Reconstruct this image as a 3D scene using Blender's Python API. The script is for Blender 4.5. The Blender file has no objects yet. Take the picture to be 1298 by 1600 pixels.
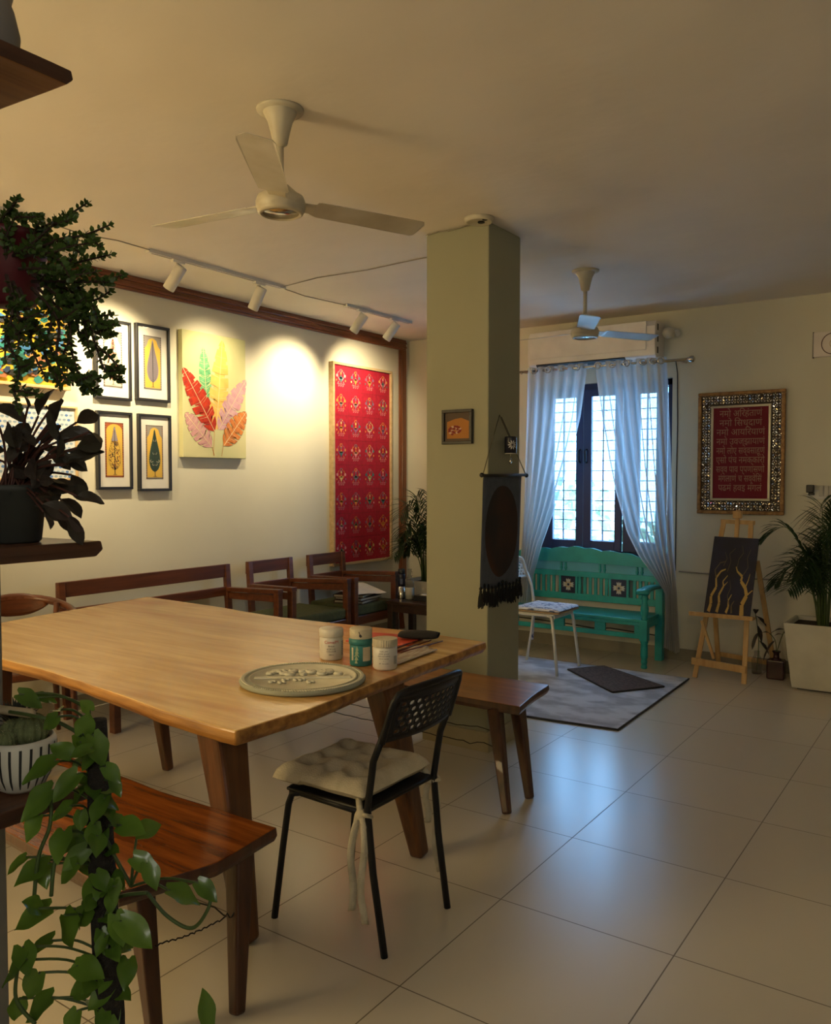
import bpy, math, random
from mathutils import Vector, Matrix, noise
from math import sin, cos, pi, radians as R
random.seed(7)
COL = bpy.context.scene.collection
SC = bpy.context.scene

# ------------------------------------------------------------------ camera
F_PX, PITCH, YAW = 1292.6, 0.0394984, -0.6055834
CAM = Vector((0, 0, 1.4555))
fwd = Vector((sin(YAW)*cos(PITCH), cos(YAW)*cos(PITCH), -sin(PITCH)))
rgt = Vector((cos(YAW), -sin(YAW), 0))
upv = rgt.cross(fwd)
cd = bpy.data.cameras.new('camera'); cam = bpy.data.objects.new('camera', cd); COL.objects.link(cam)
cd.sensor_fit = 'AUTO'; cd.sensor_width = 36; cd.lens = F_PX*36/1600; cd.clip_start = .05
cam.matrix_world = Matrix(((rgt.x, upv.x, -fwd.x, 0), (rgt.y, upv.y, -fwd.y, 0), (rgt.z, upv.z, -fwd.z, CAM.z), (0, 0, 0, 1)))
SC.camera = cam
def at(px, py, D):            # point at camera depth D seen at a pixel of the photograph
    return CAM + (fwd + rgt*((px-649)/F_PX) - upv*((py-800)/F_PX))*D
def on(px, py, ax, c):        # point of the plane ax = c seen at a pixel
    d = fwd + rgt*((px-649)/F_PX) - upv*((py-800)/F_PX); k = 'xyz'.index(ax)
    return CAM + d*((c-CAM[k])/d[k])

# ------------------------------------------------------------------ light and exposure
SC.view_settings.view_transform = 'Standard'; SC.view_settings.look = 'None'
SC.view_settings.gamma = 1; SC.view_settings.use_curve_mapping = False
SC.view_settings.exposure = 0.45
w = bpy.data.worlds.new('world'); SC.world = w; w.use_nodes = True
bg = w.node_tree.nodes['Background']; bg.inputs[0].default_value = (.25, .56, 1, 1); bg.inputs[1].default_value = 12.5
def lamp(name, kind, loc, energy, color, aim=None, **k):
    d = bpy.data.lights.new(name, kind); d.energy = energy; d.color = color
    for a, b in k.items(): setattr(d, a, b)
    o = bpy.data.objects.new(name, d); COL.objects.link(o); o.location = loc
    if aim is not None: o.rotation_euler = (Vector(aim)-Vector(loc)).to_track_quat('-Z', 'Y').to_euler()
    return o
WARM = (1, .78, .44)
po = lamp('window_portal', 'AREA', (-2.65, 6.9, 1.55), 1, (1, 1, 1), aim=(-2.65, 0, 1.55), shape='RECTANGLE', size=1.3, size_y=1.45)
po.data.cycles.is_portal = True
lamp('rear_left_fill_light', 'POINT', (-3.5, -.5, 1.75), 92, (1, .74, .36), shadow_soft_size=.40)  # unseen warm fill added low behind the camera for ceiling and pillar
lamp('rear_right_fill_light', 'POINT', (0.9, -1.2, 2.3), 27, (1, .96, .86), shadow_soft_size=.15)  # unseen neutral fill added behind the camera to lift the right-hand side
SPOTS = [(3.34, 3.30, 2.08), (4.02, 4.14, 2.1), (5.12, 4.98, 2.08), (5.55, 5.86, 2.2), (2.28, 2.62, 2.1)]
SPOT_E = [75, 34, 78, 52, 70]

# ------------------------------------------------------------------ helpers
def rootmat(o):
    while o.parent: o = o.parent
    return Matrix.Translation(o.location) @ o.rotation_euler.to_matrix().to_4x4()
def tag(o, label=None, cat=None, group=None, kind=None):
    if label: o['label'] = label
    if cat: o['category'] = cat
    if group: o['group'] = group
    if kind: o['kind'] = kind
    return o
def thing(name, label, cat, loc=(0, 0, 0), rz=0, group=None):
    o = bpy.data.objects.new(name, None); COL.objects.link(o); o.location = loc; o.rotation_euler = (0, 0, rz)
    o.empty_display_size = .05
    return tag(o, label, cat, group)
class MB:
    def __init__(s): s.v = []; s.f = []; s.m = []; s.mi = 0
    def add(s, vs, fs, mi=None):
        b = len(s.v); s.v += [Vector(v) for v in vs]
        for f in fs: s.f.append([b+i for i in f]); s.m.append(s.mi if mi is None else mi)
        return s
    def box(s, a, b, mi=None, M=None):
        x0, y0, z0 = a; x1, y1, z1 = b
        v = [Vector(p) for p in ((x0,y0,z0),(x1,y0,z0),(x1,y1,z0),(x0,y1,z0),(x0,y0,z1),(x1,y0,z1),(x1,y1,z1),(x0,y1,z1))]
        if M: v = [M @ p for p in v]
        return s.add(v, [(0,3,2,1),(4,5,6,7),(0,1,5,4),(1,2,6,5),(2,3,7,6),(3,0,4,7)], mi)
    def beam(s, p, q, wd, th, up=(0, 0, 1), mi=None, w2=None, t2=None):   # rectangular bar p -> q, optional taper
        p = Vector(p); q = Vector(q); d = (q-p).normalized(); up = Vector(up)
        sd = d.cross(up)
        if sd.length < 1e-4: sd = Vector((1, 0, 0))
        sd.normalize(); u = sd.cross(d); w2 = w2 or wd; t2 = t2 or th
        v = []
        for c, a, b in ((p, wd/2, th/2), (q, w2/2, t2/2)):
            v += [c-sd*a-u*b, c+sd*a-u*b, c+sd*a+u*b, c-sd*a+u*b]
        return s.add(v, [(0,1,2,3),(7,6,5,4),(0,4,5,1),(1,5,6,2),(2,6,7,3),(3,7,4,0)], mi)
    def tube(s, pts, rad, n=8, cap=True, mi=None, closed=False):
        pts = [Vector(p) for p in pts]; N = len(pts)
        rads = rad if isinstance(rad, (list, tuple)) else [rad]*N
        vs = []; nrm = None
        for i, p in enumerate(pts):
            if closed: t = (pts[(i+1) % N]-pts[i-1]).normalized()
            else: t = (pts[min(i+1, N-1)]-pts[max(i-1, 0)]).normalized()
            if nrm is None:
                nrm = t.cross(Vector((0, 0, 1)))
                if nrm.length < .05: nrm = t.cross(Vector((0, 1, 0)))
            nrm = (nrm - t*nrm.dot(t)).normalized(); b = t.cross(nrm)
            for k in range(n):
                a = 2*pi*k/n; vs.append(p+(nrm*cos(a)+b*sin(a))*rads[i])
        fs = []
        for i in range(N if closed else N-1):
            j = (i+1) % N
            for k in range(n): fs.append((i*n+k, i*n+(k+1) % n, j*n+(k+1) % n, j*n+k))
        if cap and not closed: fs.append(tuple(range(n))[::-1]); fs.append(tuple((N-1)*n+k for k in range(n)))
        return s.add(vs, fs, mi)
    def lathe(s, prof, c=(0, 0, 0), n=24, mi=None, axis=None, cap=True):   # prof: (r, z) list
        c = Vector(c); vs = []
        Q = axis.to_track_quat('Z', 'Y').to_matrix() if axis is not None else Matrix.Identity(3)
        rows = []
        for r, z in prof:
            if r < 1e-5: rows.append([len(vs)]*n); vs.append(c+Q @ Vector((0, 0, z))); continue
            rows.append(list(range(len(vs), len(vs)+n)))
            for k in range(n):
                a = 2*pi*k/n; vs.append(c+Q @ Vector((r*cos(a), r*sin(a), z)))
        fs = []
        for A, B in zip(rows[:-1], rows[1:]):
            for k in range(n):
                q = [A[k], A[(k+1) % n], B[(k+1) % n], B[k]]; q = list(dict.fromkeys(q))
                if len(q) > 2: fs.append(tuple(q))
        if cap and prof[0][0] > 1e-5: fs.append(tuple(rows[0][::-1]))
        if cap and prof[-1][0] > 1e-5: fs.append(tuple(rows[-1]))
        return s.add(vs, fs, mi)
    def prism(s, pts, z0, z1, mi=None, inset=0):       # plan outline extruded in z (ccw), bottom may be inset
        n = len(pts); cx = sum(p[0] for p in pts)/n; cy = sum(p[1] for p in pts)/n
        lo = [(cx+(p[0]-cx)*(1-inset), cy+(p[1]-cy)*(1-inset), z0) for p in pts]
        return s.add(lo+[(p[0], p[1], z1) for p in pts], [tuple(range(n))[::-1], tuple(range(n, 2*n))]+[(i, (i+1) % n, n+(i+1) % n, n+i) for i in range(n)], mi)
    def grid(s, fn, nu, nv, mi=None):
        vs = [fn(i/nu, j/nv) for j in range(nv+1) for i in range(nu+1)]
        fs = [(j*(nu+1)+i, j*(nu+1)+i+1, (j+1)*(nu+1)+i+1, (j+1)*(nu+1)+i) for j in range(nv) for i in range(nu)]
        return s.add(vs, fs, mi)
    def build(s, name, mats, parent=None, world=False, smooth=False, bevel=0, solid=0, subsurf=0, seg=2):
        me = bpy.data.meshes.new(name)
        vs = s.v
        if world and parent is not None:
            Mi = rootmat(parent).inverted(); vs = [Mi @ v for v in vs]
        me.from_pydata([tuple(v) for v in vs], [], s.f)
        if not isinstance(mats, (list, tuple)): mats = [mats]
        for m in mats: me.materials.append(m)
        me.polygons.foreach_set('material_index', s.m)
        if smooth: me.polygons.foreach_set('use_smooth', [True]*len(me.polygons))
        me.update()
        o = bpy.data.objects.new(name, me); COL.objects.link(o)
        if parent is not None: o.parent = parent
        if solid: md = o.modifiers.new('solid', 'SOLIDIFY'); md.thickness = solid; md.offset = 0
        if bevel: md = o.modifiers.new('bevel', 'BEVEL'); md.width = bevel; md.segments = seg; md.limit_method = 'ANGLE'; md.angle_limit = R(35)
        if subsurf: md = o.modifiers.new('sub', 'SUBSURF'); md.levels = subsurf; md.render_levels = subsurf
        if smooth and bevel: pass
        return o
def copy_tree(o, parent=None):
    c = o.copy(); COL.objects.link(c); c.parent = parent
    for ch in list(o.children): copy_tree(ch, c)
    return c

# ------------------------------------------------------------------ materials
def mat(name, c, rough=.6, c2=None, ns=6, bump=0, bs=60, metal=0, spec=.5, stretch=None, trans=0, alpha=1, emit=0, mixf=(.35, .65), coat=0):
    m = bpy.data.materials.new(name); m.use_nodes = True; nt = m.node_tree; b = nt.nodes['Principled BSDF']
    b.inputs['Base Color'].default_value = (*c, 1); b.inputs['Roughness'].default_value = rough; b.inputs['Metallic'].default_value = metal
    b.inputs['Specular IOR Level'].default_value = spec; b.inputs['Coat Weight'].default_value = coat
    if trans: b.inputs['Transmission Weight'].default_value = trans
    if alpha < 1: b.inputs['Alpha'].default_value = alpha
    if emit: b.inputs['Emission Color'].default_value = (*c, 1); b.inputs['Emission Strength'].default_value = emit
    tc = nt.nodes.new('ShaderNodeTexCoord'); mp = nt.nodes.new('ShaderNodeMapping'); nt.links.new(tc.outputs['Object'], mp.inputs[0])
    if stretch: mp.inputs['Scale'].default_value = stretch
    c2 = c2 or tuple(x*.88 for x in c)
    n = nt.nodes.new('ShaderNodeTexNoise'); n.inputs['Scale'].default_value = ns; n.inputs['Detail'].default_value = 5
    nt.links.new(mp.outputs[0], n.inputs['Vector'])
    cr = nt.nodes.new('ShaderNodeValToRGB'); cr.color_ramp.elements[0].position = mixf[0]; cr.color_ramp.elements[1].position = mixf[1]
    cr.color_ramp.elements[0].color = (*c2, 1); cr.color_ramp.elements[1].color = (*c, 1)
    nt.links.new(n.outputs['Fac'], cr.inputs[0]); nt.links.new(cr.outputs[0], b.inputs['Base Color'])
    if bump:
        n2 = nt.nodes.new('ShaderNodeTexNoise'); n2.inputs['Scale'].default_value = bs; n2.inputs['Detail'].default_value = 4
        nt.links.new(mp.outputs[0], n2.inputs['Vector'])
        bp = nt.nodes.new('ShaderNodeBump'); bp.inputs['Strength'].default_value = bump; bp.inputs['Distance'].default_value = .02
        nt.links.new(n2.outputs['Fac'], bp.inputs['Height']); nt.links.new(bp.outputs[0], b.inputs['Normal'])
    return m
def wood(name, dark, light, rough=.4, axis=0, scale=1.0, streak=None):
    st = [14*scale]*3; st[axis] = 1.1*scale
    m = mat(name, light, rough, dark, ns=2.2, stretch=tuple(st), bump=.06, bs=5, mixf=(.3, .7), coat=.15)
    if streak:
        nt = m.node_tree; b = nt.nodes['Principled BSDF']; old = b.inputs['Base Color'].links[0].from_socket
        tc = nt.nodes.new('ShaderNodeTexCoord'); mp = nt.nodes.new('ShaderNodeMapping'); s2 = [3.2]*3; s2[axis] = .7; mp.inputs['Scale'].default_value = s2
        n = nt.nodes.new('ShaderNodeTexNoise'); n.inputs['Scale'].default_value = 1.1; n.inputs['Detail'].default_value = 3; n.inputs['Distortion'].default_value = .8
        cr = nt.nodes.new('ShaderNodeValToRGB'); cr.color_ramp.elements[0].position = .48; cr.color_ramp.elements[1].position = .68
        mx = nt.nodes.new('ShaderNodeMixRGB'); mx.inputs[2].default_value = (*streak, 1)
        nt.links.new(tc.outputs['Object'], mp.inputs[0]); nt.links.new(mp.outputs[0], n.inputs['Vector']); nt.links.new(n.outputs['Fac'], cr.inputs[0])
        nt.links.new(cr.outputs[0], mx.inputs[0]); nt.links.new(old, mx.inputs[1]); nt.links.new(mx.outputs[0], b.inputs['Base Color'])
    return m
WALL = mat('wall_paint', (.70, .67, .54), .75, (.66, .63, .50), ns=1.3, bump=.12, bs=3)
CEIL = mat('ceiling_paint', (.78, .73, .66), .85, (.74, .69, .62), ns=1.5, bump=.5, bs=2.1, stretch=(1, 1.4, 1))
PILLAR = mat('pillar_paint', (.32, .32, .23), .7, (.31, .31, .22), ns=2, bump=.05, bs=6)
SKIRT = mat('skirting_tile', (.30, .27, .20), .4)
TRIM = wood('polished_brown_trim', (.13, .035, .010), (.24, .075, .022), .28, 1)
TRIMV = wood('polished_brown_trim_upright', (.13, .035, .010), (.24, .075, .022), .28, 2)
TABLE = wood('acacia_table', (.52, .30, .095), (.76, .50, .19), .27, 0, 1.0, streak=(.42, .17, .05))
TEDGE = wood('acacia_edge', (.16, .055, .012), (.50, .24, .055), .4, 0, 1.0)
BENCH = wood('bench_wood', (.07, .014, .003), (.30, .088, .015), .26, 0, 1.0, streak=(.12, .03, .008))
BENCH2 = wood('bench_wood_golden', (.24, .085, .016), (.42, .17, .04), .3, 0, 1.0, streak=(.20, .06, .012))
LEGW = wood('leg_wood', (.032, .010, .005), (.085, .026, .010), .38, 2)
TLEG = wood('table_leg_wood', (.05, .018, .006), (.15, .055, .016), .38, 2)
SOFA = wood('sheesham', (.075, .022, .010), (.16, .048, .018), .3, 1)
OLIVE = mat('olive_cushion', (.085, .095, .035), .9, (.06, .07, .025), ns=40, bump=.2, bs=300)
BLACK = mat('black_metal', (.008, .008, .009), .45, spec=.3)
WHITE = mat('white_metal', (.70, .70, .66), .4)
FANW = mat('fan_enamel', (.62, .58, .46), .42, (.50, .45, .34), ns=7)
FANB = mat('fan_blade', (.56, .53, .46), .35, (.42, .38, .30), ns=5)
CHROME = mat('chrome', (.62, .60, .56), .18, metal=1)
SPOTW = mat('spot_body', (.72, .70, .64), .45)
TRACKM = mat('track_metal', (.66, .64, .60), .4)
NAVY = mat('navy_window_frame', (.010, .028, .110), .42)
def thin_glass(name, gl=.9):
    m = bpy.data.materials.new(name); m.use_nodes = True; n = m.node_tree; n.nodes.remove(n.nodes['Principled BSDF'])
    lw = n.nodes.new('ShaderNodeLayerWeight'); lw.inputs[0].default_value = .5; pw = n.nodes.new('ShaderNodeMath'); pw.operation = 'POWER'; pw.inputs[1].default_value = 4; n.links.new(lw.outputs['Facing'], pw.inputs[0]); f = n.nodes.new('ShaderNodeMath'); f.operation = 'MULTIPLY_ADD'; f.inputs[1].default_value = .6; f.inputs[2].default_value = .04; n.links.new(pw.outputs[0], f.inputs[0]); t_ = n.nodes.new('ShaderNodeBsdfTransparent'); g = n.nodes.new('ShaderNodeBsdfGlossy'); g.inputs['Roughness'].default_value = .02
    t_.inputs[0].default_value = (gl, gl, gl, 1); mx_ = n.nodes.new('ShaderNodeMixShader')
    n.links.new(f.outputs[0], mx_.inputs[0]); n.links.new(t_.outputs[0], mx_.inputs[1]); n.links.new(g.outputs[0], mx_.inputs[2]); n.links.new(mx_.outputs[0], n.nodes['Material Output'].inputs[0])
    return m
GLASS = thin_glass('clear_glass', .95)
TEAL = mat('teal_paint', (.02, .38, .37), .36, (.016, .30, .29), ns=9)
PINE = wood('pine', (.50, .29, .10), (.66, .43, .18), .5, 2)
CREAM = mat('cream_cushion', (.60, .53, .38), .9, (.48, .42, .29), ns=18, bump=.3, bs=200)
SOIL = mat('soil', (.035, .022, .014), .95, bump=.5, bs=120)
BLACKF = mat('black_frame', (.018, .018, .020), .4)
PALE = wood('pale_frame_wood', (.50, .34, .16), (.66, .48, .26), .5, 1)
MATB = mat('white_mount', (.80, .78, .72), .7)
def flat(name, c, rough=.75, **k): return mat(name, c, rough, **k)

# ------------------------------------------------------------------ room shell
X0, X1, Y0, Y1, ZC = -4.70, 2.2, -2.6, 6.65, 2.80
def struct(name, mb, m, parent=None, **k):
    o = mb.build(name, m, parent, **k)
    if parent is None: o['kind'] = 'structure'
    return o
tile = bpy.data.materials.new('floor_tile'); tile.use_nodes = True
nt = tile.node_tree; pb = nt.nodes['Principled BSDF']
tc = nt.nodes.new('ShaderNodeTexCoord'); mp = nt.nodes.new('ShaderNodeMapping'); mp.inputs['Location'].default_value = (1.359, -1.883, 0)
br = nt.nodes.new('ShaderNodeTexBrick'); br.offset = 0; br.inputs['Scale'].default_value = 1; br.inputs['Brick Width'].default_value = .6; br.inputs['Row Height'].default_value = .6
br.inputs['Mortar Size'].default_value = .0022; br.inputs['Mortar Smooth'].default_value = .1
br.inputs['Color1'].default_value = (.62, .565, .46, 1); br.inputs['Color2'].default_value = (.60, .545, .44, 1); br.inputs['Mortar'].default_value = (.14, .11, .07, 1)
nz = nt.nodes.new('ShaderNodeTexNoise'); nz.inputs['Scale'].default_value = 2.5; nz.inputs['Detail'].default_value = 1
mg = nt.nodes.new('ShaderNodeTexNoise'); mg.inputs['Scale'].default_value = .8; mg.inputs['Detail'].default_value = 1
mx = nt.nodes.new('ShaderNodeMixRGB'); mx.blend_type = 'MULTIPLY'; mx.inputs[0].default_value = .0
cr = nt.nodes.new('ShaderNodeValToRGB'); cr.color_ramp.elements[0].position = .15; cr.color_ramp.elements[0].color = (.6, .58, .54, 1); cr.color_ramp.elements[1].position = .85
mr = nt.nodes.new('ShaderNodeMapRange'); mr.inputs['To Min'].default_value = .26; mr.inputs['To Max'].default_value = .6; pb.inputs['Specular IOR Level'].default_value = .8
for a, b in ((tc.outputs['Object'], mp.inputs[0]), (mp.outputs[0], br.inputs['Vector']), (tc.outputs['Object'], nz.inputs['Vector']), (mg.outputs['Fac'], cr.inputs[0]),
             (br.outputs['Color'], mx.inputs[1]), (cr.outputs[0], mx.inputs[2]), (mx.outputs[0], pb.inputs['Base Color']), (mr.outputs[0], pb.inputs['Roughness']), (br.outputs['Fac'], mr.inputs[0])):
    nt.links.new(a, b)
struct('floor', MB().box((X0-.2, Y0-.2, -.12), (X1+.2, Y1+.3, 0)), tile)
struct('ceiling', MB().box((X0-.2, Y0-.2, ZC), (X1+.2, Y1+.3, ZC+.12)), CEIL)
struct('wall_left', MB().box((X0-.2, Y0-.2, 0), (X0, Y1+.3, ZC)), WALL)
struct('wall_right', MB().box((X1, Y0-.2, 0), (X1+.2, Y1+.3, ZC)), WALL)
struct('wall_rear', MB().box((X0, Y0-.2, 0), (X1, Y0, ZC)), WALL)
WX0, WX1, WZ0, WZ1 = -3.33, -2.10, .80, 2.27     # window opening
wb = MB()
wb.box((X0, Y1, 0), (WX0, Y1+.26, ZC)).box((WX1, Y1, 0), (X1, Y1+.26, ZC)).box((WX0, Y1, 0), (WX1, Y1+.26, WZ0)).box((WX0, Y1, WZ1), (WX1, Y1+.26, ZC))
struct('wall_back', wb, WALL)
struct('wall_partition', MB().box((-1.92, Y0, 0), (-1.75, .955, ZC)), mat('partition_paint', (.20, .19, .16), .8), bevel=.004)
struct('baseboard_back', MB().box((X0, Y1-.012, 0), (X1, Y1, .095)), SKIRT)
struct('baseboard_left', MB().box((X0, Y0, 0), (X0+.012, Y1-.012, .095)), SKIRT)
# brown moulded trim framing the left wall
tr = MB()
for k in range(5):
    z = 2.70+k*.02
    tr.box((X0+.0, Y0, z), (X0+.022+(k % 2)*.008, 6.6, z+.02))
struct('trim_1', tr, TRIM, bevel=.003)
struct('trim_2', MB().box((X0, 6.50, 0), (X0+.024, 6.60, 2.70)).box((X0, 6.515, 0), (X0+.034, 6.585, 2.70)), TRIMV, bevel=.004)
# pillar
struct('pillar', MB().box((-2.565, 3.81, 0), (-2.172, 4.165, ZC)), PILLAR, bevel=.006)
struct('baseboard_pillar', MB().box((-2.58, 3.795, 0), (-2.157, 4.18, .105)), mat('pillar_base', (.40, .34, .21), .5))
# window frame with casements
wf = MB(); yA, yB = Y1+.05, Y1+.11
wf.box((WX0, yA, WZ0), (WX0+.05, yB, WZ1)).box((WX1-.05, yA, WZ0), (WX1, yB, WZ1)).box((WX0, yA, WZ0), (WX1, yB, WZ0+.05)).box((WX0, yA, WZ1-.05), (WX1, yB, WZ1)).box((-2.525, yA, WZ0), (-2.44, yB, WZ1))
win = struct('window_1', wf, NAVY, bevel=.004)
CAS = [(-3.28, -2.868, -3.15, -2.935), (-2.868, -2.525, -2.795, -2.585), (-2.44, -2.15, -2.375, -2.235)]
for x0, x1, g0, g1 in CAS:
    c = MB(); y0, y1 = Y1+.02, Y1+.06
    c.box((x0+.002, y0, WZ0+.05), (g0, y1, WZ1-.05)).box((g1, y0, WZ0+.05), (x1-.002, y1, WZ1-.05)).box((g0, y0, WZ0+.05), (g1, y1, .93)).box((g0, y0, 2.16), (g1, y1, WZ1-.05))
    cs = c.build('casement', NAVY, win, bevel=.003)
    MB().box((g0, y0+.015, .93), (g1, y0+.019, 2.16)).build('pane', GLASS, cs)
for x in (-2.895, -2.835):
    MB().tube([(x, Y1+.02, 1.60), (x, Y1-.012, 1.61), (x, Y1-.012, 1.70), (x, Y1+.02, 1.71)], .008, 6).build('window_handle', BLACK, win, smooth=True)
gr = MB()
z = WZ0+.03
while z < WZ1: gr.box((WX0, Y1+.20, z), (WX1, Y1+.21, z+.008)); z += .087
for x in (-3.13, -2.97, -2.76, -2.37, -2.25): gr.box((x-.006, Y1+.198, WZ0), (x+.006, Y1+.212, WZ1))
gr.build('window_grille', mat('grille_paint', (.25, .24, .22), .5), win)
struct('window_sill', MB().box((WX0-.03, Y1-.03, WZ0-.03), (WX1+.03, Y1+.24, WZ0)), mat('sill_stone', (.5, .48, .42), .4))
# trees outside
LEAFG = mat('garden_foliage', (.42, .50, .30), .7, (.25, .34, .15), ns=9)
BARK = mat('bark', (.12, .08, .05), .9, bump=.5, bs=30)
for i, (x, y, z, r, lb) in enumerate([(-5.6, 12.5, .3, 1.2, 'pale green garden tree seen through the left window pane'), (-3.3, 10.2, .1, .9, 'low green garden tree seen through the right window pane')]):
    t = thing('garden_tree', lb, 'tree', (x, y, -3), 0, 'trees outside the window')
    cr_ = MB()
    for k in range(420):
        d = Vector((random.gauss(0, 1), random.gauss(0, 1), random.gauss(0, 1))).normalized()*r*random.uniform(.6, 1); p = Vector((0, 0, z+3))+d
        n = Vector((random.gauss(0, 1), random.gauss(0, 1), random.gauss(0, 1))).normalized(); s_ = n.orthogonal().normalized()*.09; q = n.cross(s_)*1.3
        cr_.add([p-q, p+s_, p+q, p-s_], [(0, 1, 2, 3)])
    cr_.build('crown', LEAFG, t); MB().tube([(0, 0, 0), (.1, 0, 1.5), (0, 0, z+3)], [.16, .12, .06], 8).build('trunk', BARK, t, smooth=True)

# ------------------------------------------------------------------ dining table
def smooth_outline(pts, n=6, amp=.006, seed=0):
    out = []
    N = len(pts)
    for i in range(N):
        a = Vector(pts[i]); b = Vector(pts[(i+1) % N])
        for k in range(n):
            p = a.lerp(b, k/n)
            q = noise.noise(Vector((p.x*3+seed, p.y*3, 0)))*amp*(1 if k else .3)
            nrm = Vector((b.y-a.y, a.x-b.x)).normalized()
            out.append(p+nrm*q)
    return [(p.x, p.y) for p in out]
def slab(name, root, pts, z0, z1, mats, inset=.0, bev=.006, seed=0, amp=.012):
    o = smooth_outline(pts, 6, amp, seed); n = len(o); b = MB()
    cx = sum(p[0] for p in o)/n; cy = sum(p[1] for p in o)/n
    rings = []
    for s, z in ((inset, z0), (-.002, (z0*.55+z1*.45)), (inset*.15, z1)):
        rings.append([(p[0]-(p[0]-cx)/max(.3, math.hypot(p[0]-cx, p[1]-cy))*s, p[1]-(p[1]-cy)/max(.3, math.hypot(p[0]-cx, p[1]-cy))*s, z) for p in o])
    b.add(rings[0]+rings[1]+rings[2], [tuple(range(n))[::-1]], 2 if len(mats) > 2 else 1)
    base = len(b.v)-3*n
    b.f.append([2*n+i for i in range(n)]); b.m.append(0)
    for r_ in (0, 1):
        for i in range(n): b.f.append([r_*n+i, r_*n+(i+1) % n, (r_+1)*n+(i+1) % n, (r_+1)*n+i]); b.m.append(1)
    return b.build(name, mats, root, world=True, bevel=bev)
table = thing('dining_table', 'large pale live-edge wooden dining table with jars and a round plaque on top', 'table', (-2.85, 2.34, 0))
TZ = .76
slab('tabletop', table, [(-3.86, 1.70), (-3.1, 1.70), (-2.55, 1.665), (-2.04, 1.59), (-1.695, 1.575), (-1.672, 1.84), (-1.711, 2.28), (-1.735, 2.72), (-1.752, 3.065), (-2.18, 3.095), (-2.55, 3.06), (-2.92, 3.035), (-3.5, 3.09), (-4.09, 3.11), (-4.0, 2.5)], TZ-.048, TZ, [TABLE, TEDGE], .018, .006)
def tleg(root, top, foot, r0, r1, m, name='leg'):
    top = Vector(top); foot = Vector(foot)
    return MB().beam(top, foot, r0, r0*.9, up=(1, 0, 0), w2=r1, t2=r1).build(name, m, root, world=True, bevel=r1*.25, seg=3)
for tp, ft in (((-1.86, 2.47, TZ-.05), (-1.78, 2.60, 0)), ((-1.95, 1.75, TZ-.05), (-1.89, 1.80, 0)), ((-3.42, 2.60, TZ-.05), (-3.35, 2.66, 0)), ((-3.42, 1.85, TZ-.05), (-3.40, 1.84, 0))):
    far = tp[0] < -3
    tleg(table, tp, ft, .085 if far else .125, .045 if far else .06, TLEG)
for a_, b_ in (((-2.02, 1.70, TZ-.068), (-1.90, 2.52, TZ-.046)), ((-3.48, 1.8, TZ-.068), (-3.38, 2.66, TZ-.046))): MB().box(a_, b_).build('support_plate', LEGW, table, world=True, bevel=.003)

# ------------------------------------------------------------------ benches
def bench(lb, x0, x1, y0, y1, zt, legs, topm, seed, wires, corner=None):
    t = thing('wooden_bench', lb, 'bench', ((x0+x1)/2, (y0+y1)/2, 0), 0, 'live-edge benches beside the dining table')
    pts = corner or [(x0, y0), (x1, y0), (x1, y1), (x0, y1)]
    slab('seat', t, pts, zt-.042, zt, [topm, LEGW], .008, .004, seed, .008)
    for tp, ft in legs: tleg(t, tp, ft, .066, .036, LEGW)
    for xa in (x1-.24, x0+.10): MB().box((xa, y0+.1, zt-.056), (xa+.14, y1-.08, zt-.040)).build('support_plate', LEGW, t, world=True)
    for a, b in wires:
        a = Vector(a); b = Vector(b); m = MB(); N = 40; P = []
        for k in range(N+1):
            p = a.lerp(b, k/N); j = .004*(1 if k % 3 else -1)
            tw = .010 if (k/N < .12 or k/N > .88) else 0
            P.append(p+Vector((random.uniform(-1, 1)*.002, random.uniform(-1, 1)*.003, j*.4+random.uniform(-1, 1)*tw-.012*sin(pi*k/N))))
        m.tube(P, .0022, 5).build('tension_wire', BLACK, t, world=True)
    return t
b2 = [((-1.84, 3.30, .40), (-1.69, 3.14, 0)), ((-1.80, 3.44, .40), (-1.69, 3.355, 0)), ((-3.28, 3.33, .40), (-3.39, 3.28, 0)), ((-3.26, 3.56, .40), (-3.38, 3.50, 0))]
bench('golden brown wooden bench on the far side of the table, in front of the pillar', -3.45, -1.72, 3.28, 3.71, .44, b2, BENCH2, 3,
      [((-1.78, 3.23, .25), (-3.34, 3.30, .25)), ((-1.79, 3.24, .32), (-3.31, 3.31, .30))],
      [(-3.45, 3.29), (-2.9, 3.31), (-2.34, 3.30), (-2.05, 3.27), (-1.70, 3.275), (-1.74, 3.5), (-1.765, 3.71), (-2.3, 3.71), (-3.45, 3.70)])
b1 = [((-1.86, 1.375, .40), (-1.76, 1.345, 0)), ((-1.72, 1.61, .40), (-1.65, 1.53, 0)), ((-3.30, 1.40, .40), (-3.38, 1.35, 0)), ((-3.30, 1.62, .40), (-3.38, 1.66, 0))]
bench('reddish brown wooden bench on the near side of the table, behind the trailing green plant', -3.45, -1.64, 1.30, 1.73, .44, b1, BENCH, 9,
      [((-1.69, 1.56, .24), (-3.35, 1.60, .26)), ((-1.80, 1.36, .22), (-1.685, 1.555, .26))],
      [(-3.45, 1.25), (-2.35, 1.26), (-1.735, 1.225), (-1.66, 1.475), (-1.685, 1.725), (-2.2, 1.715), (-2.65, 1.74), (-3.45, 1.73)])

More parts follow.
